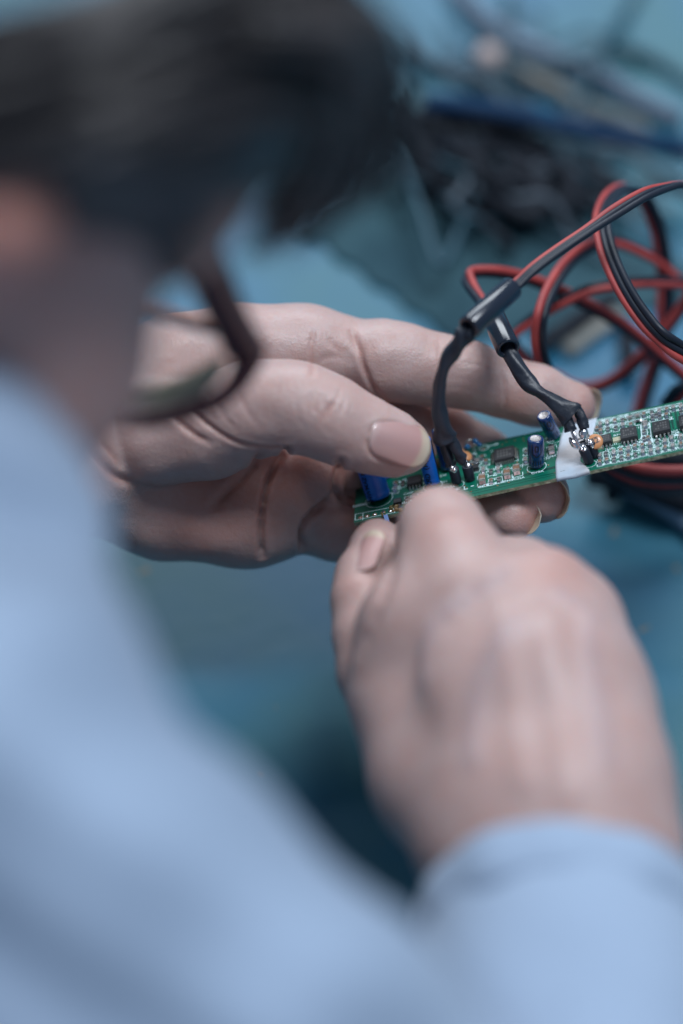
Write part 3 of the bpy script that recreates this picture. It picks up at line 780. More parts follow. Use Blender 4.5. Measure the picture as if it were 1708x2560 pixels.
# silk ticks between parts
for y0, y1 in (((1488, 1053), (1708, 1007)), ((1488, 1057.5), (1708, 1012))):
    a = uv(*y0); b = uv(*y1); n = 46
    for i in range(n):
        t = i / n; t2 = t + rng.uniform(.3, .9) / n
        strip(sk, [(a[0] + (b[0] - a[0]) * t, a[1] + (b[1] - a[1]) * t), (a[0] + (b[0] - a[0]) * t2, a[1] + (b[1] - a[1]) * t2)], rng.uniform(.15, .5), .036)
for (p0, p1, n, hh) in (((1492, 1166), (1708, 1118), 75, .8), ((1500, 1132), (1640, 1098), 30, .7), ((1500, 1121), (1708, 1074), 46, .7), ((1488, 1145), (1708, 1096), 46, .7), ((1490, 1072), (1660, 1037), 30, .6)):
    a = np.array(uv(*p0)); b = np.array(uv(*p1))
    for i in range(n):
        c = a + (b - a) * (i + rng.random() * .5) / n
        if rng.random() < 0.5: strip(sk, [tuple(c), (c[0] + rng.uniform(-.2, .2), c[1] + hh * rng.uniform(.5, 1.3))], 0.13, .037)
        else: strip(sk, [tuple(c), (c[0] + rng.uniform(.3, 1.4), c[1] + rng.uniform(-.1, .1))], 0.14, .038)
for k in range(60):     # scattered short ink marks near components
    u_, v_ = comps[int(rng.integers(0, len(comps)))]
    u_ += rng.uniform(-1.6, 1.6); v_ += rng.choice([-1.9, 1.9]); 
    if 1 < v_ < BW - 1: strip(sk, [(u_ - .4, v_), (u_ + .4, v_)], rng.uniform(.15, .5), .039)
# pin row frame at the left
fr = puv((888, 1301), (889, 1286), (982, 1268), (988, 1281), (888, 1301)); strip(sk, fr, .2, .035)
strip(sk, puv((907, 1300), (908, 1283)), .2, .036)
for c, r, n in (((1342, 1168), 2.35, 26), ((948, 1249), 3.4, 30), ((1083, 1215), 2.35, 26), ((1475.5, 1160), 1.5, 20), ((1144, 1212), 1.65, 20), ((1387, 1096), 2.2, 22)):
    u0, v0 = uv(*c); strip(sk, [(u0 + r * math.cos(t), v0 + r * math.sin(t)) for t in np.linspace(0, 2 * math.pi, n)], .15, .03)
u0, v0 = uv(1210, 1120); strip(sk, [(u0 + 1.2 * math.cos(t), v0 + 1.2 * math.sin(t)) for t in np.linspace(0, 2 * math.pi, 18)], .2, .03)
strip(sk, puv((1217, 1117), (1238, 1112)), .25, .03); 
for p in ((1241, 1111), (1187, 1126), (1186, 1134)): 
    u0, v0 = uv(*p); strip(sk, [(u0 - .3, v0), (u0 + .3, v0)], .6, .03)
strip(sk, puv((1292, 1128), (1296, 1152), (1287, 1152)), .18, .03); strip(sk, puv((1228, 1130), (1230, 1126)), .2, .03)
strip(sk, puv((1602, 1062), (1607, 1112)), .3, .034); strip(sk, puv((1624, 1058), (1631, 1106)), .3, .034); strip(sk, puv((1592, 1064), (1612, 1060)), .25, .033); strip(sk, puv((1600, 1112), (1632, 1104)), .2, .033)
strip(sk, puv((1676, 1030), (1695, 1026), (1697, 1022)), .25, .034); strip(sk, puv((1672, 1050), (1678, 1049), (1680, 1042)), .25, .034)
# white lettering
def text(s, px, py, size, mtl='silk', parent=pcb, origin=None, ex=None, ey=None, ez=None, name='lettering', sx=1.0):
    cu = bpy.data.curves.new('t', 'FONT'); cu.body = s; cu.size = size; cu.align_x = 'CENTER'; cu.align_y = 'CENTER'; cu.extrude = 0.006; cu.offset = 0.018 * size
    o = bpy.data.objects.new('t', cu); link(o); dg = bpy.context.evaluated_depsgraph_get(); me = bpy.data.meshes.new_from_object(o.evaluated_get(dg))
    v = np.array([x.co[:] for x in me.vertices]); f = [list(p.vertices) for p in me.polygons]
    bpy.data.objects.remove(o)
    if ex is None: ex, ey, ez = e1, e2, e3; origin = B(*uv(px, py), 0.045)
    return origin + v[:, :1] * ex * sx + v[:, 1:2] * ey + v[:, 2:3] * ez, f
letters = MB()
for s_, px, py, sz in (('+', 1143, 1225, 2.6), ('L', 1164, 1220, 2.3), ('-', 1181, 1214, 2.8), ('C22B', 1209, 1216, 1.15), ('R111', 1230, 1211, 1.15), ('C113', 1249, 1207, 1.15), ('C112', 1271, 1202, 1.15),
                       ('C22A', 1298, 1196, 1.15), ('C19A', 1344, 1181, 1.3), ('C24A', 1378, 1142, 1.1), ('C23A', 1101, 1223, 1.15), ('C24A', 1124, 1219, 1.15), ('R4', 1247, 1166, 1.6), ('C115', 1018, 1256, 1.2), ('R113', 1034, 1260, 1.2),
                       ('C107', 1021, 1234, 1.1), ('C210', 1104, 1190, 1.1), ('C211', 1107, 1206, 1.1), ('C110', 1309, 1164, 1.1), ('L112', 1364, 1148, 1.1), ('C11', 1590, 1071, 1.1), ('R52', 1612, 1082, 1.2), ('R56', 1612, 1092, 1.2),
                       ('C49', 1642, 1100, 1.2), ('R63', 1600, 1104, 1.2), ('R35', 1556, 1116, 1.2), ('R20', 1524, 1122, 1.2), ('C28', 1688, 1083, 1.2), ('R74', 1543, 1088, 1.1)):
    v, f = text(s_, px, py, sz); letters.add(v, f)
for i, s_ in enumerate(('EH5', 'GN2', 'VCC', 'MUT')):
    v, f = text(s_, 893 + i * 7, 1265 - i * 1.5, 1.3); letters.add(v, f)
o = letters.obj('lettering', M['silk'], pcb, smooth=False); o['kind'] = 'stuff'
# vias and pads
vi = MB()
for px, py in ((1196, 1216), (1214, 1214), (1244, 1214), (1272, 1206), (1371, 1163), (1387, 1182), (1301, 1174), (1320, 1180), (1293, 1156), (1265, 1104), (1287, 1102), (1309, 1096), (1256, 1112), (1310, 1102), (1269, 1168), (1162, 1215), (1167, 1219), (1178, 1229), (1141, 1240), (1490, 1146), (1536, 1141), (1655, 1092), (1563, 1048), (1641, 1045), (1705, 1061)):
    p = B(*uv(px, py), 0.03); vi.lathe(p, e3, [(0, .26, 0), (.03, .26, 0), (.03, .13, 1)], 10)
for px, py in ((901, 1294), (918, 1290), (937, 1286), (958, 1281), (977, 1277), (1208, 1122), (1141, 1239), (1178, 1160)):
    p = B(*uv(px, py), 0.03); vi.lathe(p, e3, [(0, .62, 0), (.04, .62, 0), (.05, .4, 1), (.13, .2, 1)], 14)
o = vi.obj('solder_pad', [M['copper'], M['solder']], pcb); o['kind'] = 'stuff'
o = sk.obj('white_marking', M['silk'], pcb, smooth=False); o['kind'] = 'stuff'

def smd_chip(name, px0, py0, px1, py1, H, pins, plen=1.0, four=False, mark=3, body='chip'):
    """chip whose top face spans the two pixel corners (left-bottom, right-top)"""
    a = bp(px0, py0, H) - B0; b = bp(px1, py1, H) - B0
    ua, va, ub, vb = a @ e1, a @ e2, b @ e1, b @ e2
    uc, vc, wx, wy = (ua + ub) / 2, (va + vb) / 2, abs(ub - ua), abs(vb - va)
    mb = MB()
    mb.box(B(uc, vc, H * .35), e1 * wx / 2, e2 * wy / 2, e3 * H * .25, 0); mb.box(B(uc, vc, H * .8), e1 * wx / 2, e2 * wy / 2, e3 * H * .2, 0, 0.95)
    for r in range(mark):
        for c in range(5):
            if rng.random() < .8: mb.box(B(uc + (c - 2) * wx / 7, vc + (r - (mark - 1) / 2) * wy / 4.5, H + .01), e1 * wx / 22, e2 * wy / 14, e3 * .01, 1)
    o = mb.obj(name, [M[body], M['chip_mark']], pcb, smooth=False)
    # legs
    def leg(u, v, du, dv, k):
        m2 = MB(); d = e1 * du + e2 * dv; s_ = e1 * dv + e2 * du; g = k
        m2.box(B(u, v, H * .5) + d * .15, d * .2, s_ * g, e3 * .07, 0)
        m2.box(B(u, v, H * .28) + d * (.35 + plen * .12), d * .07, s_ * g, e3 * H * .26, 0)
        m2.box(B(u, v, .1) + d * (.4 + plen * .4), d * plen * .33, s_ * g, e3 * .07, 1)
        lo = m2.obj('pin', [M['tin'], M['solder']], None, False, base=B(u, v, 0))
        lo.parent = o; lo.location = Vector(W(B(u, v, 0)).ravel() - absloc(o))
    for i in range(pins):
        t = (i + .5) / pins - .5; k = min(wx / pins * .22, .22)
        leg(uc + t * wx * .92, vc - wy / 2, 0, -1, k); leg(uc + t * wx * .92, vc + wy / 2, 0, 1, k)
        if four: leg(uc - wx / 2, vc + t * wy * .92, -1, 0, min(wy / pins * .22, .22)); leg(uc + wx / 2, vc + t * wy * .92, 1, 0, min(wy / pins * .22, .22))
    return o
smd_chip('microchip', 1234.5, 1152, 1285, 1112, 1.3, 11, .8, True)
smd_chip('microchip', 1552, 1098, 1590, 1063, 1.5, 4, 1.3)
smd_chip('microchip', 1632, 1082, 1672, 1046, 1.5, 4, 1.3)
smd_chip('microchip', 1699, 1066, 1738, 1030, 1.5, 4, 1.3)
smd_chip('microchip', 1500, 1108, 1527, 1082, 1.3, 3, 1.2)
smd_chip('microchip', 1017, 1211, 1053, 1184, 1.4, 4, 1.3, mark=0)
smd_chip('transistor', 983, 1258, 1003, 1243, 1.0, 2, .8, mark=1)
def small_box(name, px, py, wx, wy, H, m):
    mb = MB(); p = bp(px, py, H) - B0; mb.box(B(p @ e1, p @ e2, H / 2), e1 * wx / 2, e2 * wy / 2, e3 * H / 2, 0, .93); return mb.obj(name, M[m], pcb, False)
small_box('chip_diode', 1542, 1097, 2.0, 1.9, .5, 'pale_part'); small_box('chip_diode', 1500, 1117, 1.2, .9, .5, 'pale_part')
small_box('chip_inductor', 1188, 1165, 1.6, 1.8, 1.0, 'chip'); small_box('chip_inductor', 1096, 1152, 1.2, 2.6, 1.2, 'flux')

# electrolytic capacitors
M['cap_blue'] = mat('bright_blue_sleeve', (0.0, 0.12, 0.55), 0.36, coat=0.3, bump=(200, .2, .0005))
M['cap_navy'] = mat('navy_sleeve', (0.006, 0.03, 0.13), 0.2, coat=0.6, noise=(300, (0.01, 0.06, 0.17), .45, .6))
M['cap_dark'] = mat('black_stripe', (0.004, 0.006, 0.014), 0.35)
M['cap_top'] = mat('aluminium_cap', (0.60, 0.56, 0.54), 0.45, metal=0.5, bump=(1500, .8, .0004))
M['cap_print'] = mat('faded_print', (0.05, 0.12, 0.20), 0.4)
def cap(base, top, dia, H, sleeve, label, stripe=None, words_=None, arrow=False):
    a = B(*uv(*base), 0.25)
    # top centre: same height direction as the leaning can, length H
    k = (D - a[2]) / D / S
    dx, dy = (top[0] - base[0]) * k, -(top[1] - base[1]) * k
    dz = math.sqrt(max(H * H - dx * dx - dy * dy, 0.1)); ax = np.array([dx, dy, dz]); ax /= np.linalg.norm(ax)
    r = dia / 2; mb = MB()
    mb.lathe(a, ax, [(0, r * .86, 2), (.3, r * .98, 0), (1.5, r, 0), (1.9, r * .955, 0), (2.3, r, 0), (H - .5, r, 0), (H - .12, r * .93, 0), (H, r * .8, 0), (H - .02, r * .66, 1), (H - .2, r * .6, 1)], 36)
    o = mb.obj('electrolytic_capacitor', [M[sleeve], M['cap_top'], M['cap_dark']], pcb); o['label'] = label
    # score cross on the can
    # printed stripe and letters follow the curved sleeve
    view = np.array([0, 0, 1.0]); f = view - ax * (view @ ax); f /= np.linalg.norm(f); sd = np.cross(ax, f)
    def wrap(V, r2):
        """V: (angle, height)"""
        return np.array([a + ax * h + (f * math.cos(t) + sd * math.sin(t)) * r2 for t, h in V])
    if stripe:
        m2 = MB(); t0, t1 = stripe; V = []
        for t in np.linspace(t0, t1, 14): V += [(t, .8), (t, H - .6)]
        m2.add(wrap(V, r + .03), [[2 * i, 2 * i + 2, 2 * i + 3, 2 * i + 1] for i in range(13)]); m2.obj('stripe', M['cap_dark'], o)
    if words_:
        s_, ang, h0, size, mt = words_
        v, fc = text(s_, 0, 0, size, origin=np.zeros(3), ex=np.array([1., 0, 0]), ey=np.array([0, 1., 0]), ez=np.array([0, 0, 1.]))
        m2 = MB(); m2.add(wrap([(ang - p[1] / r, h0 - p[0]) for p in v], r + .05), fc); m2.obj('print', M[mt], o, False)
    if arrow:
        m2 = MB()
        def ln(p, q, w_=.12):
            d = np.array(q) - np.array(p); L = np.linalg.norm(d); d /= L; n_ = np.array([-d[1], d[0]]) * w_
            ks = np.linspace(0, 1, 6); V = []
            for t in ks:
                c_ = np.array(p) + d * L * t; V += [(c_ + n_)[:], (c_ - n_)[:]]
            m2.add(wrap([(x / r, y) for x, y in V], r + .04), [[2 * i, 2 * i + 2, 2 * i + 3, 2 * i + 1] for i in range(5)])
        for s2 in (0,):
            ln((-.35, H - 2.6), (-.35, H - 1.2)); ln((.35, H - 2.6), (.35, H - 1.2)); ln((-.35, H - 1.2), (.35, H - 1.2)); ln((-.35, H - 2.6), (.35, H - 2.6))
            ln((-1.1, H - 3.3), (0, H - 4.2)); ln((1.1, H - 3.3), (0, H - 4.2)); ln((-1.1, H - .8), (-1.1, H - 3.3)); ln((1.1, H - .8), (1.1, H - 3.3))
            for x in (-.9, -.3, .3, .9): ln((x, .9), (x, 2.4), .1)
        m2.obj('print', M['cap_dark'], o, False)
    return o
cap((948, 1246), (917, 1150), 6.1, 10.2, 'cap_blue', 'wide blue can capacitor by the left end, under the thumb', (-2.4, -1.5), ('RWM SAMWHA', -0.72, 5.2, 1.7, 'cap_dark'))
cap((956, 1194), (938, 1130), 4.6, 8.0, 'cap_blue', 'blue can capacitor mostly hidden behind the wide one')
cap((1083, 1211), (1056, 1100), 3.9, 12.0, 'cap_blue', 'slim blue can capacitor under the thumbnail tip', (1.0, 2.2), ('(M) R(M)  GRX', -0.45, 5.6, 1.8, 'cap_dark'))
cap((1122, 1172), (1096, 1076), 3.9, 10.6, 'cap_navy', 'dark navy can capacitor behind the black sleeve')
cap((1342, 1165), (1336, 1099), 4.0, 7.6, 'cap_navy', 'navy can capacitor standing in the middle, arrow print on its side', None, None, True)
cap((1386, 1092), (1355, 1042), 3.6, 7.6, 'cap_navy', 'navy can capacitor leaning back behind the standing one', None, None, True)
# white seat rings
# black insulated posts
def post(p0, p1, r, label=None, top=None):
    a = B(*uv(*p0), 0.1); k = (D - a[2]) / D / S; dx, dy = (p1[0] - p0[0]) * k, -(p1[1] - p0[1]) * k
    ax = np.array([dx, dy, math.hypot(dx, dy) * .55]); L = np.linalg.norm(ax); mb = MB()
    mb.lathe(a, ax, [(0, r * .95, 0), (.2, r, 0), (L - .1, r * 1.03, 0), (L, r * .96, 0), (L - .1, r * .6, 0)], 22)
    o = mb.obj('terminal_post', M['black_rubber'], pcb)
    m2 = MB(); t = a + ax
    for i in range(5): m2.ball(t + rng.normal(0, .35, 3), rng.uniform(.5, .85), 0, 10, 7)
    m2.obj('solder_joint', M['solder'], o); return o
post((1143, 1208), (1133, 1172), 1.25); post((1176, 1200), (1167, 1166), 1.25); post((1474, 1157), (1457, 1124), 1.2); post((1488, 1142), (1474, 1108), 1.15)
# orange disc capacitor and tiny dipped parts
M['orange'] = mat('orange_dip', (0.62, 0.27, 0.11), 0.35, coat=.3, bump=(500, .3, .0003))
def disc(px, py, z, r, nrm, m='orange', th=.9, lab=None):
    c = U(px, py, z); nrm = np.array(nrm, float); nrm /= np.linalg.norm(nrm); mb = MB()
    mb.lathe(c - nrm * th / 2, nrm, [(0, r * .55, 0), (.12, r * .85, 0), (.35, r * .99, 0), (th - .35, r * .99, 0), (th - .12, r * .85, 0), (th, r * .55, 0)], 30)
    o = mb.obj('disc_capacitor', M[m], pcb)
    if lab: o['label'] = lab
    return o, c, nrm
zb = bp(1470, 1120)[2] + 4
od, oc, on = disc(1488, 1104, zb + 2, 1.9, (-.15, .25, 1), lab='orange disc capacitor marked with small black figures')
ex = np.array([.9, .35, 0]); ex -= on * (ex @ on); ex /= np.linalg.norm(ex); ey = np.cross(on, ex)
v, f = text('22', 0, 0, 1.9, origin=oc + on * .47, ex=ex, ey=ey, ez=on); mb = MB(); mb.add(v, f)
mb.box(oc + on * .475 + ey * .85, ex * .9, ey * .07, on * .01); mb.obj('print', M['darkres'], od, False)
mb = MB(); mb.tube(upath([(1446, 1098, zb), (1456, 1097, zb + 1), (1464, 1101, zb + 2), (1474, 1104, zb + 2)], 5), .2, 8); mb.tube(upath([(1452, 1112, zb - 1), (1462, 1108, zb + .5), (1472, 1106, zb + 2)], 5), .18, 8); mb.obj('lead_wire', M['tin'], od)
zc = bp(1165, 1150)[2] + 2
disc(1167, 1141, zc, 1.35, (.3, .5, 1), th=1.0, lab='small orange disc capacitor beside the black sleeve end')
zd = bp(1190, 1120)[2] + 2.5
M['blue_dip'] = mat('blue_dip', (0.0, 0.12, 0.30), 0.3, coat=.5)
mb = MB(); 
for x, y, r in ((1188, 1103, .75), (1199, 1112, .62), (1193, 1107, .5), (1168, 1117, .8)): mb.ball(U(x, y, zd), r)
mb.obj('dipped_bead', M['blue_dip'], pcb)
mb = MB(); mb.tube(upath([(1163, 1118, zd), (1167, 1104, zd + 1), (1177, 1099, zd + 1), (1184, 1103, zd), (1184, 1120, zd - 1), (1182, 1134, zd - 3)], 6), .22, 8); mb.obj('lead_wire', M['tin'], pcb)
mb = MB(); mb.ball(U(1156, 1131, zd - 1), 1.1, 0, sc3=(1, .8, .8)); mb.obj('dipped_bead', M['orange'], pcb)
# bent steel pins and flux at the left edge
M['steel_blue'] = mat('blued_steel', (0.05, 0.08, 0.16), 0.4, metal=.9)
for p, q, wd in (((964, 1288), (972, 1316), .5), ((1000, 1270), (1014, 1306), .6)):
    a = B(*uv(*p), .1); b = a + U(*q, 0) - U(*p, 0) + np.array([0, 0, 2.5]); d = b - a; L = np.linalg.norm(d); d /= L
    s_ = np.cross(d, [0, 0, 1]); s_ /= np.linalg.norm(s_); mb = MB(); mb.box((a + b) / 2, d * L / 2, s_ * wd, np.cross(s_, d) * .16, 0, 1); mb.obj('bent_pin', M['steel_blue'], pcb, False)
mb = MB()
for i in range(16):
    p = B(*uv(rng.uniform(978, 1006), rng.uniform(1266, 1280)), .1); mb.ball(p, rng.uniform(.3, .65), 0, 8, 6, (1, 1, .5))
for i in range(5):
    p = B(*uv(rng.uniform(954, 966), rng.uniform(1283, 1290)), .05); mb.ball(p, rng.uniform(.2, .4), 0, 8, 6, (1, 1, .5))
mb.obj('flux_residue', M['flux'], pcb)
# white tape folded round the board
M['tape'] = mat('white_tape', (0.50, 0.60, 0.70), 0.7, noise=(70, (0.55, 0.52, 0.52), .45, .65), bump=(250, .5, .0006))
tl = [uv(*p) for p in ((1391, 1196), (1389, 1163), (1393, 1140), (1400, 1103), (1412, 1066))]
tr_ = [uv(*p) for p in ((1474, 1177), (1460, 1160), (1452, 1146), (1482, 1090), (1493, 1047))]
V = []; F = []; n = 12
Lc = spline(tl, 4); Rc = spline(tr_, 4)
rowsT = []
for i in range(len(Lc)):
    r = []
    for j in range(n + 1):
        t = j / n; u = Lc[i][0] * (1 - t) + Rc[i][0] * t; v = Lc[i][1] * (1 - t) + Rc[i][1] * t
        r.append(B(u, v, .12 + .12 * math.sin(u * .9 + v) + .05 * rng.random()))
    rowsT.append(r)
first = [p - e2 * .25 - e3 * (.3) for p in rowsT[0]]; second = [p - e2 * .28 - e3 * 1.05 for p in rowsT[0]]
third = [p + e2 * 3 - e3 * 1.15 for p in rowsT[0]]
last = [p + e2 * .3 - e3 * .4 for p in rowsT[-1]]; last2 = [p + e2 * .3 - e3 * 1.1 for p in rowsT[-1]]
rowsT = [third, second, first] + rowsT + [last, last2]
for r in rowsT: V += r
for i in range(len(rowsT) - 1):
    for j in range(n): F.append([i * (n + 1) + j, i * (n + 1) + j + 1, (i + 1) * (n + 1) + j + 1, (i + 1) * (n + 1) + j])
tp = mesh_obj('tape', V, F, M['tape'], pcb)
sm = tp.modifiers.new('thick', 'SOLIDIFY'); sm.thickness = 0.00008
# ------------------------------------------------------------ cables held near the board
def ribbon(mb_list, P, side, offs, r, segs=12):
    for mb, o_ in zip(mb_list, offs): mb.tube(P, r, segs, side=side, off=(o_, 0))
def zip_cable(name, rows, label, sides=None, r=0.95, three=True, group=None, n=10):
    """red and black wires side by side; rows (px,py,z,sx,sy,sz): side vector points from black to red"""
    R = spline(rows, n); P = np.array([U(a[0], a[1], a[2]) for a in R]); sd = R[:, 3:6]
    t = thing(name, P[0] * 0 + P.mean(0), label, 'cable', group)
    a = MB(); a.tube(P, r, 14, side=sd, off=((1.62 if three else .85) * r, 0)); a.obj('red_wire', M['red_rubber'], t)
    a = MB(); a.tube(P, r, 14, side=sd, off=(-.1 * r if three else -.85 * r, 0))
    if three: a.tube(P, r, 14, side=sd, off=(-1.8 * r, 0))
    a.obj('black_wire', M['black_rubber'], t)
    return t, P
def ferrite(t, a, b, r, ri, name='ferrite_core'):
    ax = b - a; L = np.linalg.norm(ax); mb = MB()
    mb.lathe(a, ax, [(4.5, ri, 0), (.35, ri, 0), (0, ri + .35, 0), (0, r - .5, 0), (.15, r - .15, 0), (.5, r, 0), (L - .5, r, 0), (L - .15, r - .15, 0), (L, r - .5, 0), (L - .1, ri, 0), (L - 3, ri, 0)], 44)
    mb.f = mb.f[:-2]; mb.m = mb.m[:-2]
    return mb.obj(name, M['ferrite'], t)
def shrink(t, rows, name='shrink_sleeve', seed=0, n=8, lump=.09, side=(0.6, 0.2, .8)):
    R = spline(rows, n); P = np.array([U(a[0], a[1], a[2]) for a in R]); r1 = R[:, 3].copy(); r2 = R[:, 4].copy()
    q = np.random.default_rng(seed); k = np.linspace(0, 1, len(P))
    wv = sum(q.normal(0, 1) * np.sin(k * f * 6.28 + q.uniform(0, 6)) for f in (1.3, 2.2, 3.5, 5)) * lump * .5
    r1 *= 1 + wv; r2 *= 1 - wv * .7
    mb = MB(); mb.tube(P, r1, 26, side=np.array(side), flat=r2, cap=True)
    # wrinkles pressed along the sleeve
    V = mb.v[0].reshape(len(P), 26, 3); th = np.arange(26) / 26 * 6.283
    for i in range(len(P)):
        c = V[i].mean(0); m_ = 1 + .07 * np.sin(2 * th + i * .35) + .055 * np.sin(5 * th + i * .22 + seed) + .004 * q.normal(0, 1, 26)
        V[i] = c + (V[i] - c) * m_[:, None]
    mb.v[0] = V.reshape(-1, 3)
    return mb.obj(name, M['shrink'], t)
# front cable: from the board through the first ferrite core and away to the right
sv = (-.30, .38, -.87)
front, P = zip_cable('speaker_cable', [(1160, 842, 21, *sv), (1185, 806, 20, *sv), (1279, 722, 14, *sv), (1335, 670, 12, *sv), (1400, 622, 9, *sv), (1470, 575, 6, *sv), (1540, 527, 2, -.35, .55, -.65), (1610, 486, -3, -.2, .5, -.75), (1665, 468, -9, -.05, .3, -.9),
                                       (1720, 462, -14, 0, .2, -1), (1850, 480, -22, 0, .3, -1)],
                     'front red and black cable through the shiny black tube core to the board centre', r=.82)
ferrite(front, U(1171, 819, 23), U(1281, 718, 14), 2.85, 1.55)
shrink(front, [(1172, 828, 21, 2.1, 1.5), (1160, 842, 20.5, 2.2, 1.6), (1140, 868, 19, 2.0, 1.5), (1116, 905, 17, 1.75, 1.5), (1102, 950, 15, 1.6, 1.35), (1097, 1000, 13, 1.55, 1.4), (1101, 1045, 11, 1.8, 1.4), (1110, 1085, 9, 2.3, 1.4), (1117, 1106, 8, 2.55, 1.35)], seed=3, side=(1, 0.2, 0))
shrink(front, [(1102, 1085, 7, 1.1, 1.1), (1112, 1115, 6, 1.25, 1.2), (1121, 1145, 4.5, 1.35, 1.25), (1128, 1164, 3.5, 1.15, 1.1)], 'wire_insulation', 4, side=(1, 0.2, 0))
shrink(front, [(1124, 1085, 8, 1.1, 1.1), (1137, 1115, 7, 1.35, 1.25), (1150, 1140, 6, 1.4, 1.3), (1160, 1150, 5.5, 1.35, 1.3), (1166, 1148, 5.5, .8, .8)], 'wire_insulation', 5, side=(1, 0.2, 0))
mb = MB()
for x, y, r in ((1131, 1170, .9), (1136, 1174, .75), (1127, 1168, .6), (1136, 1160, .35)): mb.ball(U(x, y, 4), r)
mb.tube(upath([(1134, 1150, 4), (1136, 1160, 4), (1135, 1174, 3.5)], 4), .25, 8); mb.obj('solder_joint', M['solder'], front)
# rear cable: second ferrite core, to the taped end of the board
s2 = (.2, .9, .3)
rear, P = zip_cable('speaker_cable', [(1281, 892, 2, 1, 0, 0), (1262, 850, -2, 1, -.2, 0), (1240, 800, -9, .9, -.3, .3), (1205, 755, -18, .8, -.5, .4), (1172, 705, -26, .6, -.3, .6), (1178, 682, -30, 0, .5, .9), (1240, 680, -33, 0, .6, .8),
                                      (1320, 697, -38, 0, .6, .8), (1400, 728, -42, 0, .7, .7), (1480, 768, -46, .3, .7, .6), (1560, 815, -50, .3, .7, .6), (1640, 880, -54, .4, .7, .6), (1760, 985, -58, .4, .7, .6)],
                    'rear red and black cable bending sharply left behind the front tube core', r=1.0, three=False)
ferrite(rear, U(1271, 873, 4), U(1228, 780, -7), 2.9, 1.75)
shrink(rear, [(1262, 850, 0, 1.7, 1.5), (1277, 885, 2, 1.85, 1.6), (1296, 922, 3, 2.0, 1.5), (1322, 957, 4, 2.1, 1.4), (1350, 981, 4.5, 1.4, 1.6), (1378, 1000, 5, 1.5, 1.5), (1402, 1018, 5.5, 2.5, 1.3), (1426, 1034, 6, 3.1, 1.15), (1431, 1038, 6, 3.15, 1.1)], seed=11, side=(.5, .86, 0))
shrink(rear, [(1408, 1030, 5, 1.1, 1.1), (1418, 1050, 5, 1.3, 1.3), (1425, 1068, 5, 1.45, 1.35), (1428, 1078, 5, 1.4, 1.3)], 'wire_insulation', 12, side=(1, 0, 0), lump=.03)
shrink(rear, [(1428, 1018, 5, 1.0, 1.0), (1441, 1022, 5, 1.15, 1.1), (1452, 1040, 5, 1.25, 1.2), (1459, 1062, 5, 1.3, 1.2), (1461, 1072, 5, 1.2, 1.1)], 'wire_insulation', 13, side=(1, 0, 0), lump=.03)
mb = MB(); 
mb.tube(upath([(1428, 1072, 5), (1434, 1090, 5), (1441, 1106, 5), (1450, 1117, 4.5), (1457, 1122, 4)], 5), [.35] * 8 + [.42] * 8 + [.55] * 5, 10)
mb.tube(upath([(1433, 1074, 5), (1438, 1090, 5.5), (1446, 1108, 5.5), (1452, 1116, 5)], 5), .35, 10)
mb.tube(upath([(1424, 1094, 4.3), (1431, 1104, 4.6), (1440, 1114, 4.6), (1450, 1119, 4.2)], 6), list(np.interp(np.arange(19), [0, 6, 12, 18], [.25, .8, .9, .5])), 12)
mb.ball(U(1459, 1084, 4.8), 1.25, 0, 20, 14, (.95, 1.25, .9)); mb.ball(U(1464, 1090, 4.6), .9, 0, 16, 10, (1.2, .8, .9)); mb.ball(U(1450, 1116, 4.6), .85, 0, 16, 10)
mb.obj('solder_joint', M['solder'], rear)
mb = MB(); mb.ball(U(1457, 1111, 3.5), 1.0); mb.ball(U(1461, 1118, 3), .9); mb.obj('wire_insulation', M['shrink'], rear)

G = 'red and black cables looping on the blue mat'
zip_cable('looped_cable', [(1666, 1020, -52, .5, .1, .8), (1720, 960, -40, .5, .3, .8), (1790, 930, -20, 0, .3, .9), (1740, 905, -5, -.5, -.3, .8), (1655, 845, 0, -.55, -.45, -.6), (1600, 785, -3, -.65, -.35, -.6), (1550, 705, -8, -.75, -.25, -.5), (1515, 620, -14, -.85, -.1, -.3), (1504, 545, -22, -.85, .1, -.5), (1525, 492, -32, -.5, .4, -.75),
                           (1565, 468, -42, -.1, .3, -.95), (1605, 490, -50, -.4, -.2, -.9), (1640, 560, -56, -.7, -.1, -.7), (1658, 650, -60, -.8, 0, -.6), (1664, 740, -64, -.9, 0, -.2), (1655, 840, -68, -.9, .1, .2), (1630, 930, -70, -.9, .2, .4), (1605, 1010, -72, -.9, .2, .4), (1585, 1100, -74, -.9, .2, .4), (1570, 1180, -70, -.9, .2, .4)],
          'red and black cable whose long loop crosses the sharp front cable on the right', r=.9, group=G, three=True)
zip_cable('looped_cable', [(1400, 1010, -46, -.9, 0, .3), (1366, 930, -34, -.9, 0, .4), (1347, 860, -24, -.9, .05, .4), (1352, 790, -20, -.85, .3, .4), (1380, 715, -26, -.8, .45, .4), (1425, 652, -34, -.6, .6, .4), (1485, 612, -44, -.3, .7, .5), (1545, 606, -52, .1, -.7, .7), (1610, 632, -56, .2, -.7, .7), (1670, 672, -60, .3, -.7, .7), (1760, 760, -64, .3, -.7, .7)],
          'arched red cable rising from behind the index fingertip', r=1.08, three=False, group=G)
zip_cable('looped_cable', [(1430, 1010, -64, .2, -.6, .7), (1350, 930, -58, -.2, -.7, .6), (1300, 880, -52, -.5, -.6, .6), (1284, 842, -48, -.3, -.6, .7), (1330, 800, -44, .3, -.8, .5), (1400, 758, -40, .3, -.8, .5), (1480, 722, -38, .15, -.8, .5), (1570, 708, -40, 0, -.8, .5), (1650, 706, -44, 0, -.8, .5), (1760, 712, -50, 0, -.8, .5)],
          'red cable with black upper side running level across the loops', r=.95, three=False, group=G)
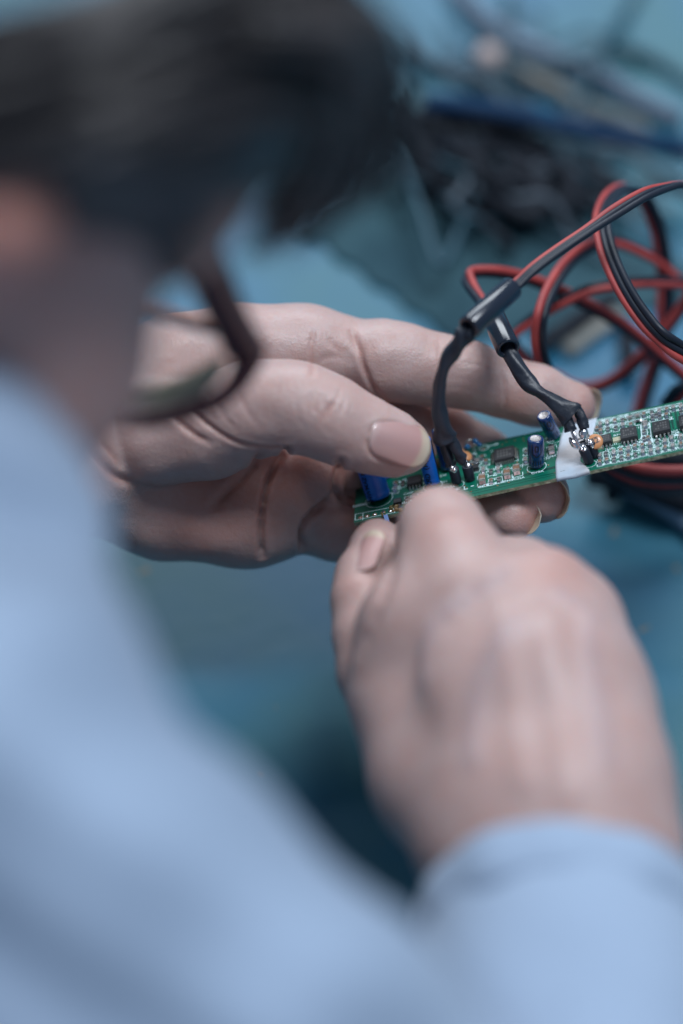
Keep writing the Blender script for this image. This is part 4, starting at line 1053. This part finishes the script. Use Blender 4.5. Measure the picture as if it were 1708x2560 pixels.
zip_cable('looped_cable', [(1380, 940, -66, 0, .6, .8), (1440, 970, -68, 0, .6, .8), (1510, 962, -66, -.1, .6, .8), (1580, 915, -62, -.3, .6, .8), (1640, 855, -58, -.4, .6, .8), (1690, 790, -55, -.5, .5, .8), (1760, 690, -52, -.5, .5, .8)],
          'lowest red loop sagging to the mat behind the fingertip', r=1.15, three=False, group=G)
zip_cable('looped_cable', [(1440, 1100, -40, 0, .6, .8), (1530, 1150, -32, .1, .7, .6), (1600, 1180, -30, 0, .8, .6), (1680, 1188, -30, 0, .8, .6), (1800, 1180, -30, 0, .8, .6)],
          'upper of two bright red cables below the right end of the board', r=1.5, three=False, group=G)
zip_cable('looped_cable', [(1480, 1140, -46, 0, .6, .8), (1560, 1195, -42, 0, .8, .6), (1640, 1215, -40, 0, .8, .6), (1720, 1213, -40, 0, .8, .6), (1800, 1205, -40, 0, .8, .6)],
          'lower of two bright red cables below the right end of the board', r=1.4, three=False, group=G)

# ------------------------------------------------------------ table top, dark area and things lying behind
def mat_material():
    m = mat('blue_work_mat', (0.02, 0.16, 0.27), 0.42, spec=0.4); nt = m.node_tree; b = nt.nodes["Principled BSDF"]; N = nt.nodes.new; L = nt.links.new
    tc = N('ShaderNodeTexCoord'); 
    n1 = N('ShaderNodeTexNoise'); n1.inputs['Scale'].default_value = 14; n1.inputs['Detail'].default_value = 3
    n2 = N('ShaderNodeTexNoise'); n2.inputs['Scale'].default_value = 160; n2.inputs['Detail'].default_value = 6
    L(tc.outputs['Object'], n1.inputs['Vector']); L(tc.outputs['Object'], n2.inputs['Vector'])
    r = N('ShaderNodeValToRGB'); e = r.color_ramp.elements; e[0].position = .35; e[0].color = (0.0, 0.115, 0.225, 1); e[1].position = .68; e[1].color = (0.035, 0.145, 0.175, 1)
    L(n1.outputs[0], r.inputs[0])
    r2 = N('ShaderNodeMapRange'); r2.inputs[1].default_value = .69; r2.inputs[2].default_value = .73; L(n2.outputs[0], r2.inputs[0])
    x = N('ShaderNodeMix'); x.data_type = 'RGBA'; x.inputs[7].default_value = (0.22, 0.16, 0.09, 1)
    L(r2.outputs[0], x.inputs[0]); L(r.outputs[0], x.inputs[6]); L(x.outputs[2], b.inputs['Base Color'])
    rr = N('ShaderNodeMapRange'); rr.inputs[3].default_value = .34; rr.inputs[4].default_value = .55; L(n1.outputs[0], rr.inputs[0]); L(rr.outputs[0], b.inputs['Roughness'])
    bm = N('ShaderNodeBump'); bm.inputs['Strength'].default_value = .3; bm.inputs['Distance'].default_value = .0003; L(n2.outputs[0], bm.inputs['Height']); L(bm.outputs[0], b.inputs['Normal'])
    return m
M['mat'] = mat_material()
def world_mesh(name, verts, faces, m, smooth=False):
    me = bpy.data.meshes.new(name); me.from_pydata(verts, [], faces); me.materials.append(m)
    me.polygons.foreach_set('use_smooth', [smooth] * len(me.polygons)); me.update()
    return link(bpy.data.objects.new(name, me))
X0, X1, Y0, Y1 = -1.2, 1.2, -0.55, 1.1
vs = []
for z in (-.03, 0): vs += [(X0, Y0, z), (X1, Y0, z), (X1, Y1, z), (X0, Y1, z)]
tb = world_mesh('tabletop', vs, [[3, 2, 1, 0], [4, 5, 6, 7], [0, 1, 5, 4], [1, 2, 6, 5], [2, 3, 7, 6], [3, 0, 4, 7]], M['mat']); tb['kind'] = 'structure'

# thin rumpled mesh that makes the mat darker under the tangle
M['sheet'] = mat('dark_area_tone', (0.022, 0.06, 0.08), 0.85, spec=0.2, noise=(30, (0.035, 0.085, 0.105), .4, .6))
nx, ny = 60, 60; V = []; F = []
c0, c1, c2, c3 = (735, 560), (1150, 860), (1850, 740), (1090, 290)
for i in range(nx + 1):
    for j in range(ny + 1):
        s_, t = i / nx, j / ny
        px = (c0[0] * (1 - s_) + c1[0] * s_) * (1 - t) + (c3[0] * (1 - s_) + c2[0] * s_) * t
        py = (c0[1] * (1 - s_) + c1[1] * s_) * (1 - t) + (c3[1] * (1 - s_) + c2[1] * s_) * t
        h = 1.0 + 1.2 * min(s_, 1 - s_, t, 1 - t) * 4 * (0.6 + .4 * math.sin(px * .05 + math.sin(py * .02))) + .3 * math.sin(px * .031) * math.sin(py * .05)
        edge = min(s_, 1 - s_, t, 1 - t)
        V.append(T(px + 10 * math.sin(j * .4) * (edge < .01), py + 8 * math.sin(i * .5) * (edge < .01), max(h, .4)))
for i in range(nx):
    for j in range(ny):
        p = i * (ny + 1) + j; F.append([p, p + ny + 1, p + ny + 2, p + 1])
sh = mesh_obj('dark_area', V, F, M['sheet']); tag(sh, 'dark rumpled area over the mat beneath the black cable tangle', 'sheet')
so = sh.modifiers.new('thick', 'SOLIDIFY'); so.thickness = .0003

def tcable(name, rows, r, m, label, group=None, cat='cable', n=8):
    """rows (px,py,height above the table)"""
    R = spline(rows, n); P = np.array([T(a[0], a[1], max(a[2], 0) + r) for a in R])
    mb = MB(); mb.tube(P, r, 12); o = mb.obj(name, M[m]); return tag(o, label, cat, group)
tcable('thick_cable', [(1060, 258, 22), (1110, 259, 22), (1190, 270, 21), (1300, 288, 20), (1420, 318, 19), (1540, 340, 18), (1640, 358, 16), (1800, 385, 10)], 2.9, 'navy', 'thick navy blue cable crossing the mat at the upper right')
TG = 'tangled black cables on the sheet'
tang = [([(960, 310, 6), (1020, 340, 8), (1080, 400, 9), (1150, 430, 6), (1200, 500, 4), (1270, 540, 4)], 3.0), ([(940, 250, 6), (1040, 300, 10), (1130, 350, 14), (1250, 380, 12), (1380, 400, 8)], 2.6),
        ([(1060, 270, 14), (1180, 310, 14), (1300, 330, 12), (1400, 390, 9), (1520, 470, 5)], 2.4), ([(1180, 460, 4), (1240, 500, 8), (1330, 540, 8), (1350, 460, 10), (1260, 410, 12)], 2.8),
        ([(1100, 330, 10), (1160, 380, 14), (1230, 440, 14), (1330, 480, 9), (1420, 500, 6)], 2.2), ([(1390, 550, 3), (1430, 480, 8), (1400, 420, 10), (1300, 400, 9)], 3.2),
        ([(1340, 350, 5), (1390, 390, 7), (1460, 430, 6), (1550, 470, 3)], 2.8), ([(1000, 420, 2), (1090, 440, 4), (1160, 380, 10), (1240, 350, 10), (1330, 370, 4)], 2.2),
        ([(980, 360, 4), (1050, 410, 5), (1070, 470, 3), (1140, 470, 4)], 2.6), ([(1210, 560, 2), (1280, 520, 6), (1370, 500, 7), (1450, 460, 5), (1500, 400, 2)], 2.0),
        ([(1400, 520, 4), (1440, 500, 6), (1480, 520, 5)], 2.6)]
labs = ['fat black cable slanting down the left side of the tangle', 'black cable along the top of the tangle from the hair', 'black cable sagging just below the navy cable', 'fat black cable curled at the bottom of the tangle',
        'black cable through the middle of the tangle', 'black cable hooked at the right side of the tangle', 'fat black cable end nearest the red loop in the tangle', 'thin black cable weaving low across the tangle',
        'short black cable at the lower left of the tangle', 'thin black cable under the right half of the tangle', 'short fat black cable stub right of the tangle']
for (rows_, r), lb in zip(tang, labs): tcable('black_cable', rows_, r, 'black_cable', lb, TG)
M['grey_wire'] = mat('slate_wire', (0.06, 0.085, 0.11), 0.6)
gt = 'thin dark wires strewn over the tangle'
for i in range(18):
    x0 = rng.uniform(890, 1100); y0 = rng.uniform(200, 420); x3 = rng.uniform(1150, 1620); y3 = rng.uniform(330, 640)
    R0 = [(x0, y0, 2)]
    for k in (1, 2, 3, 4): R0.append((x0 + (x3 - x0) * k / 5 + rng.normal(0, 40), y0 + (y3 - y0) * k / 5 + rng.normal(0, 45), rng.uniform(3, 16)))
    R0.append((x3, y3, 1))
    tcable('strewn_wire', R0, rng.uniform(.6, 1.3), ['black_cable', 'teal_cable', 'grey_wire'][i % 3], 'thin dark wire strewn across the cable tangle', gt)
gw = 'slate wires trailing to the upper right'
for i in range(16):
    x0 = rng.uniform(930, 1250); y0 = rng.uniform(30, 330); x3 = rng.uniform(1450, 1800); y3 = y0 + rng.uniform(60, 420)
    R0 = [(x0, y0, 1)]
    for k in (1, 2, 3, 4): R0.append((x0 + (x3 - x0) * k / 5 + rng.normal(0, 30), y0 + (y3 - y0) * k / 5 + rng.normal(0, 30), rng.uniform(0, 8)))
    R0.append((x3, y3, 0))
    tcable('trailing_wire', R0, rng.uniform(.5, 1.1), ['grey_wire', 'teal_cable'][i % 2], 'thin slate wire trailing over the mat toward the upper right', gw)
tcable('thin_wire', [(1150, 20, 0), (1230, 90, 2), (1310, 150, 4), (1420, 150, 6), (1500, 122, 6), (1560, 120, 4), (1640, 150, 1), (1740, 220, 0)], 1.5, 'teal_cable', 'thin dark wire curving across the upper right of the mat')
tcable('thin_wire', [(1620, -80, 0), (1570, 20, 0), (1500, 130, 10), (1450, 250, 4), (1400, 380, 0), (1370, 470, 0)], 1.6, 'teal_cable', 'thin dark wire running steeply down the upper right')
tcable('thin_wire', [(1270, -40, 0), (1285, 60, 3), (1255, 110, 5), (1240, 200, 3), (1225, 280, 0)], 1.3, 'teal_cable', 'thin dark wire beside the pale plug at the top')
tcable('lavender_cable', [(1130, -40, 0), (1200, 40, 1), (1290, 100, 2), (1400, 150, 2), (1500, 190, 1), (1580, 240, 0), (1700, 300, 0)], 2.8, 'lavender', 'lavender grey cable lying near the top of the mat')
tcable('beige_cable', [(1225, 150, 4), (1300, 180, 2), (1380, 220, 1), (1460, 262, 0), (1560, 300, 0), (1620, 330, 0)], 2.5, 'beige', 'beige cable with a pale pink plug at its end').name = 'beige_cable'
mb = MB(); a = T(1196, 130, 8); b = T(1240, 152, 7); mb.lathe(a, b - a, [(0, 2.5, 0), (.8, 3.6, 0), (np.linalg.norm(b - a), 3.8, 0), (np.linalg.norm(b - a) + 1, 2.5, 0)], 20)
tag(mb.obj('cable_plug', M['pink']), 'pale pink plug on the end of the beige cable at the top', 'plug')
# beige strip, dark rods and round metal end under the loops
a, b = T(1415, 880, 2), T(1560, 775, 2); d = b - a; L = np.linalg.norm(d); d /= L; s_ = np.cross(TN, d)
mb = MB(); mb.box((a + b) / 2, d * L / 2, s_ * 2.2, TN * 1.0, 0, .92); tag(mb.obj('plastic_strip', M['beige'], smooth=False), 'beige plastic strip lying under the red loops', 'plastic strip')
tcable('dark_wire', [(1340, 870, 0), (1400, 830, 2), (1470, 780, 1), (1540, 745, 0)], 2.6, 'black_cable', 'dark wire lying left of the beige strip')
tcable('dark_wire', [(1562, 820, 0), (1572, 880, 2), (1568, 940, 0)], 2.4, 'black_cable', 'short dark wire standing right of the beige strip')
tcable('dark_wire', [(1330, 960, 0), (1420, 1000, 1), (1500, 1080, 2), (1600, 1130, 1), (1760, 1150, 0)], 3.0, 'black_cable', 'dark wire on the mat behind the right part of the board')
tcable('dark_wire', [(1480, 1170, 6), (1580, 1190, 8), (1700, 1235, 6), (1800, 1260, 2)], 5.0, 'black_cable', 'thick black cable under the two bright red cables')
tcable('pale_cable', [(1560, 1195, 0), (1640, 1232, 0), (1720, 1285, 0), (1820, 1370, 0)], 4.5, 'pale_cable', 'pale blue cable sloping off the right edge below the board')
mb = MB(); a = T(1535, 1212, 9); mb.lathe(a, np.array([0, .5, .85]), [(-6, 2.2, 0), (0, 2.2, 0), (.3, 1.9, 1), (.2, 1.2, 1)], 28)
tag(mb.obj('jack_plug', [M['black_cable'], M['tin']]), 'small round metal plug end below the board', 'plug')
